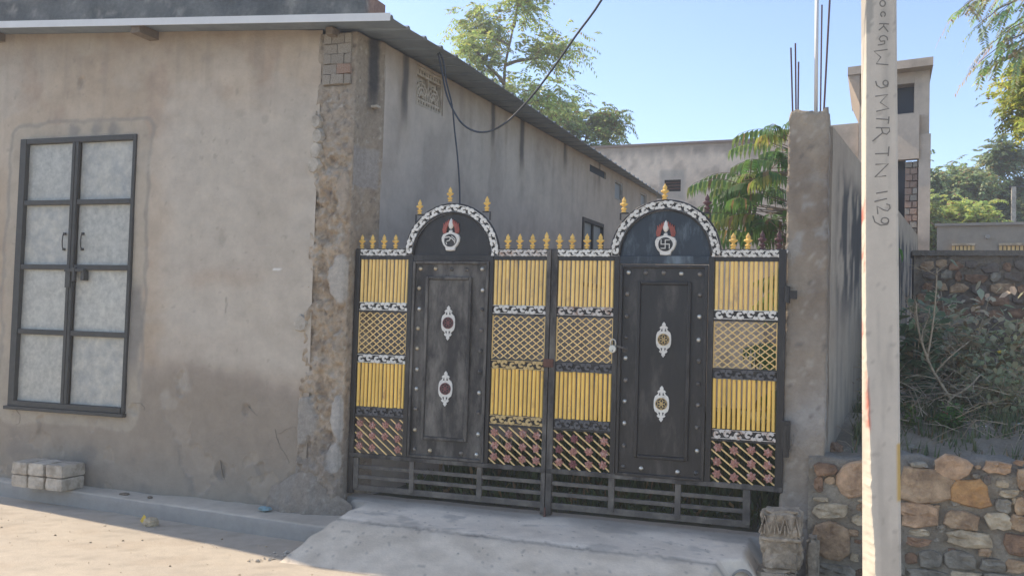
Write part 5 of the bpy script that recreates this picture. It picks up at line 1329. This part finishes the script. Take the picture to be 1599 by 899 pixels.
# far trees
for k, (x, H, c, lab) in enumerate(((1478, 7.1, (.24, .35, .15), 'bushy grey green tree just right of the house behind the low building'), (1548, 7.7, (.25, .36, .16), 'tallest bushy tree standing over the low grey building'), (1625, 7.2, (.20, .31, .13), 'dark bushy tree behind the far right of the low building'), (1452, 5.0, (.34, .46, .12), 'low yellow green bush tree at the left end of the low building'))):
    b = at_depth(x, 520, 28+k*.7 if k < 3 else 24); neem('far_tree', lab, (b[0], b[1], .9), H-.9, 1.25, 30+k, c, 11, 5200, .40, .14, .07, crown0=.22, per=5, group='bushy trees behind the low building')

# courtyard tree with long drooping leaflets
ct = thing('courtyard_tree', 'lush green courtyard tree with long drooping leaflets beside the gate pillar', 'tree', (3.45, 2.6, .1)); random.seed(77)
tr = MB(); cr = MB()
B0 = Vector((3.45, 2.6, .1))
stems = []
for (dx, dy, H) in ((.05, 0, 2.2), (.28, .2, 3.1), (-.05, -.1, 1.9), (.45, -.2, 2.4), (.2, .4, 2.6)):
    pts = [B0 + Vector((dx*t, dy*t, H*t)) + Vector((.05*nz(t*3, dx), .05*nz(t*3, dy), 0)) for t in [k/6 for k in range(7)]]
    tr.tube(pts, [.035*(1-.7*k/6) for k in range(7)], 6); stems.append(pts)
def bigfrond(p, d, L, base):
    near = min((q_ for pts_ in stems for q_ in pts_[2:]), key=lambda q_: (q_-p).length+.3*max(0, q_.z-p.z))
    if (near-p).length > .06: tr.tube([near, near.lerp(p, .5)+Vector((0, 0, .05)), p], [.010, .008, .005], 4)
    n = 10; d = d.normalized(); pts = [p + d*L*t + Vector((0, 0, -.45*L*t*t)) for t in [k/n for k in range(n+1)]]
    tr.tube(pts, [.005*(1-.6*k/n) for k in range(n+1)], 4)
    for i in range(2, n+1):
        t = (pts[i]-pts[i-1]).normalized(); sd = t.cross(Vector((0, 0, 1))); sd = sd.normalized() if sd.length > 1e-3 else Vector((1, 0, 0))
        for sg in (-1, 1):
            ll = .20*(1-.25*abs(i/n-.5))*random.uniform(.85, 1.15); w_ = .034; c = lcol(base, .25)
            a = pts[i]; d1 = (t*.5+sd*sg*.75+Vector((0, 0, -.35))).normalized(); m1 = a+d1*ll*.35; d2 = (t*.2+sd*sg*.3+Vector((0, 0, -1))).normalized(); m2 = m1+d2*ll*.35; e = m2+Vector((0, 0, -1))*ll*.35
            ws = t*w_/2; cr.add([a, m1-ws, m1+ws, m2-ws*.8, m2+ws*.8, e], [(0, 1, 2), (1, 3, 4, 2), (3, 5, 4)], c)
for pts in stems:
    for k in range(18):
        f = random.uniform(.3, 1); i0 = min(5, int(f*6)); q = pts[i0].lerp(pts[i0+1], f*6-i0); an = random.uniform(0, 2*PI)
        base = (.11, .23, .055) if random.random() < .85 else (.22, .30, .07)
        bigfrond(q, Vector((math.cos(an), math.sin(an), random.uniform(.2, .8))), random.uniform(.36, .56), base)
for (x, y) in ((1140, 292), (1155, 282), (1172, 300), (1195, 295), (1142, 330), (1150, 345), (1180, 335), (1205, 260), (1212, 215), (1200, 235), (1160, 370), (1200, 350)):
    q = at_depth(x+18, y-2, 9.4+random.random()*.6); bigfrond(Vector(q), Vector((-1, random.uniform(-.5, .3), .55)), .55, (.17, .29, .09))
for k in range(44):
    x = random.uniform(1160, 1240); y = 372-random.random()**1.3*(105 if x < 1195 else 170); q = at_depth(x, y, 9.2+random.random()*1.0)
    bigfrond(Vector(q), Vector((random.uniform(-1, .3), random.uniform(-.8, .5), random.uniform(.1, .6))), random.uniform(.3, .5), (.09, .20, .05) if random.random() < .88 else (.24, .32, .07))
part('trunk', tr, 'bark', ct, True); part('crown', cr, 'neem leaf', ct)
# courtyard weeds seen through the gate
random.seed(88)
mb = MB()
for k in range(9000):
    s = random.uniform(-.1, 4.2); n_ = random.uniform(.45, 7.5); h = random.uniform(.12, .34)*(1+.8*max(0, nz(s*1.2, n_*1.2)))*(.5 if n_ < 1 else 1)
    if s < .15+.054*n_ + .1: continue
    an = random.uniform(0, 2*PI); r = .08; p = Vector((s, n_, .09)); e = p+Vector((math.cos(an)*r, math.sin(an)*r, h)); sd = Vector((-math.sin(an), math.cos(an), 0))*random.uniform(.01, .03)
    c = lcol((.09, .13, .05)); m_ = p.lerp(e, .55)+Vector((0, 0, .04)); mb.add([p, m_+sd, e, m_-sd], [(0, 1, 2, 3)], c)
single('courtyard_weeds', mb, 'neem leaf', 'dark green weeds growing behind the gate', 'weeds', (1.5, 3, .1), kind='stuff')

# ---- plants on the bank
def bush(name, label, base, rx, ry, rz, n, leaf, lw, col, seed, stems=6, cat='shrub', group=None, smat='pale twig'):
    random.seed(seed); t = thing(name, label, cat, base, group); tr = MB(); cr = MB(); b = Vector(base)
    for k in range(stems):
        an = random.uniform(0, 2*PI); e = b + Vector((math.cos(an)*rx*.7, math.sin(an)*ry*.7, rz*random.uniform(1.0, 1.7)))
        pts = [b.lerp(e, q/5)+Vector((.04*nz(q, k, seed), .04*nz(k, q, seed), 0)) for q in range(6)]
        tr.tube(pts, [.009*(1-.6*q/5) for q in range(6)], 5)
        for q in range(n//stems):
            f = random.uniform(.2, 1); i0 = min(4, int(f*5)); p = pts[i0].lerp(pts[i0+1], f*5-i0)
            p = p + Vector((random.gauss(0, rx*.28), random.gauss(0, ry*.28), random.gauss(0, rz*.2)))
            if p.z < b.z+.03: p.z = b.z+random.uniform(.03, .2)
            d = Vector((random.gauss(0, 1), random.gauss(0, 1), random.gauss(.3, .6))).normalized(); up = Vector((random.gauss(0, .3), random.gauss(0, .3), 1))
            s2_ = random.uniform(.6, 1.2); L = leaf*s2_; sd = d.cross(up)
            sd = sd.normalized() if sd.length > 1e-3 else Vector((1, 0, 0)); w_ = lw*s2_/2
            cr.add([p, p+d*L*.35+sd*w_, p+d*L*.75+sd*w_*.75, p+d*L+Vector((0, 0, -.15*L)), p+d*L*.75-sd*w_*.75, p+d*L*.35-sd*w_], [(0, 1, 2, 3), (0, 3, 4, 5)], lcol(col, .3))
    part('stem', tr, smat, t, True); part('foliage', cr, 'neem leaf', t)
    return t
def bp(x, dep): 
    p = at_depth(x, 600, dep); return (p[0], p[1], bank_h(p[0], p[1])-.02)
DUSTY = (.50, .54, .37); DEEP = (.17, .26, .14)
bush('leafy_shrub', 'tall dusty grey green shrub with pale top before the dark stone wall', bp(1500, 9.0), .34, .35, .72, 460, .11, .06, DUSTY, 101, 9, group='shrubs on the bank')
bush('leafy_shrub', 'broad grey green shrub at the right edge of the bank', bp(1570, 8.8), .42, .35, .52, 560, .10, .06, (.42, .48, .28), 102, 9, group='shrubs on the bank')
bush('leafy_shrub', 'dark green broad leaved shrub close beside the pole', bp(1428, 8.6), .22, .3, .55, 460, .12, .08, DEEP, 103, 6, group='shrubs on the bank')
bush('leafy_shrub', 'dense dark shrub in the middle of the bank behind the bare branches', bp(1475, 9.4), .40, .3, .48, 380, .11, .065, (.29, .35, .18), 104, 7, group='shrubs on the bank')
bush('leafy_shrub', 'low sprawling shrub in front of the broad grey green one', bp(1545, 8.1), .38, .25, .34, 520, .08, .045, (.42, .47, .27), 105, 7, group='shrubs on the bank')
bush('leafy_shrub', 'shrub growing past the right edge of the view', bp(1660, 8.8), .45, .35, .5, 500, .095, .055, DUSTY, 108, 7, group='shrubs on the bank')
bush('green_weed', 'bright green leafy weed at the top of the retaining wall', bp(1490, 7.55), .17, .12, .07, 420, .04, .03, (.10, .22, .05), 106, 6, cat='weed', group='bright weeds on the bank')
bush('green_weed', 'small green weed tuft beside the concrete pole on the bank', bp(1425, 7.7), .08, .08, .04, 160, .035, .025, (.13, .22, .05), 107, 4, cat='weed', group='bright weeds on the bank')
bush('green_weed', 'green weed tuft at the foot of the stained compound wall', bp(1328, 8.6), .12, .10, .06, 200, .05, .02, (.10, .20, .05), 109, 4, cat='weed', group='bright weeds on the bank')
# bare shrub
bs = thing('bare_shrub', 'bare pale branching shrub with a red rag tied near its foot', 'shrub', bp(1472, 7.9)); random.seed(140)
br = [((1472, 668), (1478, 645), (1484, 622), (1500, 612), (1515, 602), (1530, 585)), ((1484, 622), (1470, 600), (1455, 575), (1447, 556), (1438, 530), (1432, 500), (1430, 470)), ((1447, 562), (1453, 530), (1458, 495), (1462, 450), (1463, 418)), ((1460, 582), (1480, 560), (1500, 543), (1515, 532)),
      ((1452, 570), (1442, 540), (1440, 520), (1448, 500), (1452, 480)), ((1488, 555), (1480, 548), (1474, 543)), ((1418, 680), (1425, 660), (1432, 640), (1420, 610)), ((1405, 650), (1430, 655), (1462, 662)), ((1472, 668), (1440, 640), (1425, 650)), ((1430, 500), (1420, 480), (1412, 460)), ((1434, 515), (1428, 490), (1437, 470)),
      ((1463, 430), (1450, 424), (1432, 420))]
for k, pl_ in enumerate(br):
    dd = 7.9 + (.1 if k in (6, 7) else 0); pts = smoothpts([at_depth(x, y, dd+.12*nz(i, k)) for i, (x, y) in enumerate(pl_)], 3)
    r0 = .68*(.022, .020, .014, .014, .009, .010, .012, .008, .009, .005, .005, .004)[k]
    bm_ = MB().tube(pts, [r0*(1-.55*i/(len(pts)-1)) for i in range(len(pts))], 6)
    for i in range(1, len(pts)-1):
        for _ in range(2):
            L = random.uniform(.05, .18); d_ = Vector((random.gauss(0, 1), random.gauss(0, 1), random.uniform(-.1, 1.2))).normalized(); bm_.tube([pts[i], pts[i]+d_*L*.5+Vector((0, 0, .01)), pts[i]+d_*L], [.003, .0022, .001], 3)
    part('branch', bm_, 'pale twig', bs, True)
single('red_rag', ellip(at_depth(1477, 650, 7.86), .030, .03, .038, 2, .5), 'red rag', 'red rag knotted round the bare shrub near its foot', 'rag', at_depth(1477, 650, 7.86))
tw = MB(); random.seed(150)
for k in range(220):
    s = random.uniform(3.95, 5.6); n_ = random.uniform(.5, 2.0); p = Vector((s, n_, bank_h(s, n_)+random.uniform(0, .35))); an = random.uniform(0, 2*PI); L = random.uniform(.1, .4)
    e = p+Vector((math.cos(an)*L, math.sin(an)*L, random.uniform(-.05, .3)*L*2)); tw.tube([p, p.lerp(e, .5)+Vector((0, 0, .02)), e], [.0035, .0028, .0015], 3)
single('brushwood', tw, 'pale twig', 'tangle of thin dry twigs on the bank among the shrubs', 'brushwood', (4.8, 1.2, .9), kind='stuff')
gr = MB()
for k in range(5200):
    s = random.uniform(3.95, 6.0); n_ = random.uniform(.35, 3.2); p = Vector((s, n_, bank_h(s, n_)-.01)); h = random.uniform(.04, .16)*(1+nz(s*2, n_*2)); an = random.uniform(0, 2*PI)
    if nz(s*3, n_*3, 8) < -.15 or n_ < .7 and random.random() < .7: continue
    e = p+Vector((math.cos(an)*.05, math.sin(an)*.05, h)); sd = Vector((-math.sin(an), math.cos(an), 0))*.008; gr.add([p-sd, p+sd, e], [(0, 1, 2)], lcol((.14, .19, .08)))
single('bank_grass', gr, 'neem leaf', 'short grass and ground weeds on the bank', 'grass', (4.9, 1.5, .9), kind='stuff')
single('plastic_bag', ellip(at_depth(1596, 676, 7.7), .09, .08, .08, 6, .45), 'black plastic', 'crumpled black plastic bag on the bank at the right edge', 'bag', at_depth(1596, 690, 7.7))
random.seed(160)
for k, (x, y, m, lab) in enumerate(((1461, 712, 'white scrap', 'flat white scrap on the stone wall top left of the pinkish stone'), (1536, 666, 'white scrap', 'white scrap on the bank below the low shrub'), (1590, 662, 'blue scrap', 'blue scrap lying on the black plastic bag'), (1562, 549, 'yellow scrap', 'yellow dead leaf caught in the broad shrub'), (1522, 667, 'pale stone', 'pale stone lying beside the bright green weed'))):
    p = at_depth(x, y, 7.55 if k != 3 else 8.3); p = (p[0], p[1], p[2]); single('scrap' if k != 4 else 'loose_stone', ellip(p, .03, .022, .012 if k != 4 else .03, k, .5, 6), m, lab, 'litter' if k != 4 else 'stone', p)
for k, (x, y, w_, h_, m) in enumerate(((1305, 690, .11, .05, 'brown stone'), (1322, 676, .07, .04, 'grey stone'), (1418, 712, .2, .05, 'grey stone'), (1545, 712, .22, .05, 'grey stone'))):
    q = at_depth(x, y, 7.25); c = (q[0], max(q[1], .25), bank_h(q[0], .3)+.01)
    single('bank_stone', ellip(c, w_/2, .06, h_, k+4, .4), m, ('brown flat stone on the wall top just right of the gate pillar', 'small grey stone behind the brown flat one near the pillar', 'grey slab stone on the wall top just right of the pole', 'long grey stone on the wall top above the orange stone')[k], 'stone', c)
# distant utility post
b = at_depth(1582, 520, 26); fp = thing('distant_post', 'thin pale concrete post with a crossarm beyond the low building', 'utility pole', (b[0], b[1], .9))
t_ = at_depth(1583, 292, 26); lo_ = at_depth(1581, 520, 26)
part('post_shaft', MB().bar((lo_[0], lo_[1], .9), t_, .11, .11), 'pale cement', fp)
part('crossarm', MB().bar((t_[0]-.12, t_[1], t_[2]), (t_[0]+.45, t_[1], t_[2]+.02), .05, .05), 'window bar', fp)

# ---- thin haze box added to veil the whole place and lift its darks
hz_ = bpy.data.materials.new('haze air'); hz_.use_nodes = True; t = hz_.node_tree; t.nodes.remove(t.nodes['Principled BSDF'])
pv = t.nodes.new('ShaderNodeVolumePrincipled'); pv.inputs['Density'].default_value = .0038; pv.inputs['Color'].default_value = (.93, .96, 1, 1); pv.inputs['Anisotropy'].default_value = .2
t.links.new(pv.outputs[0], t.nodes['Material Output'].inputs['Volume']); M['haze air'] = hz_
single('haze', MB().box(-70, 70, -60, 70, -1.2, 13), 'haze air', 'thin pale haze added to veil the scene', 'haze', (0, 0, -1.2), kind='stuff')
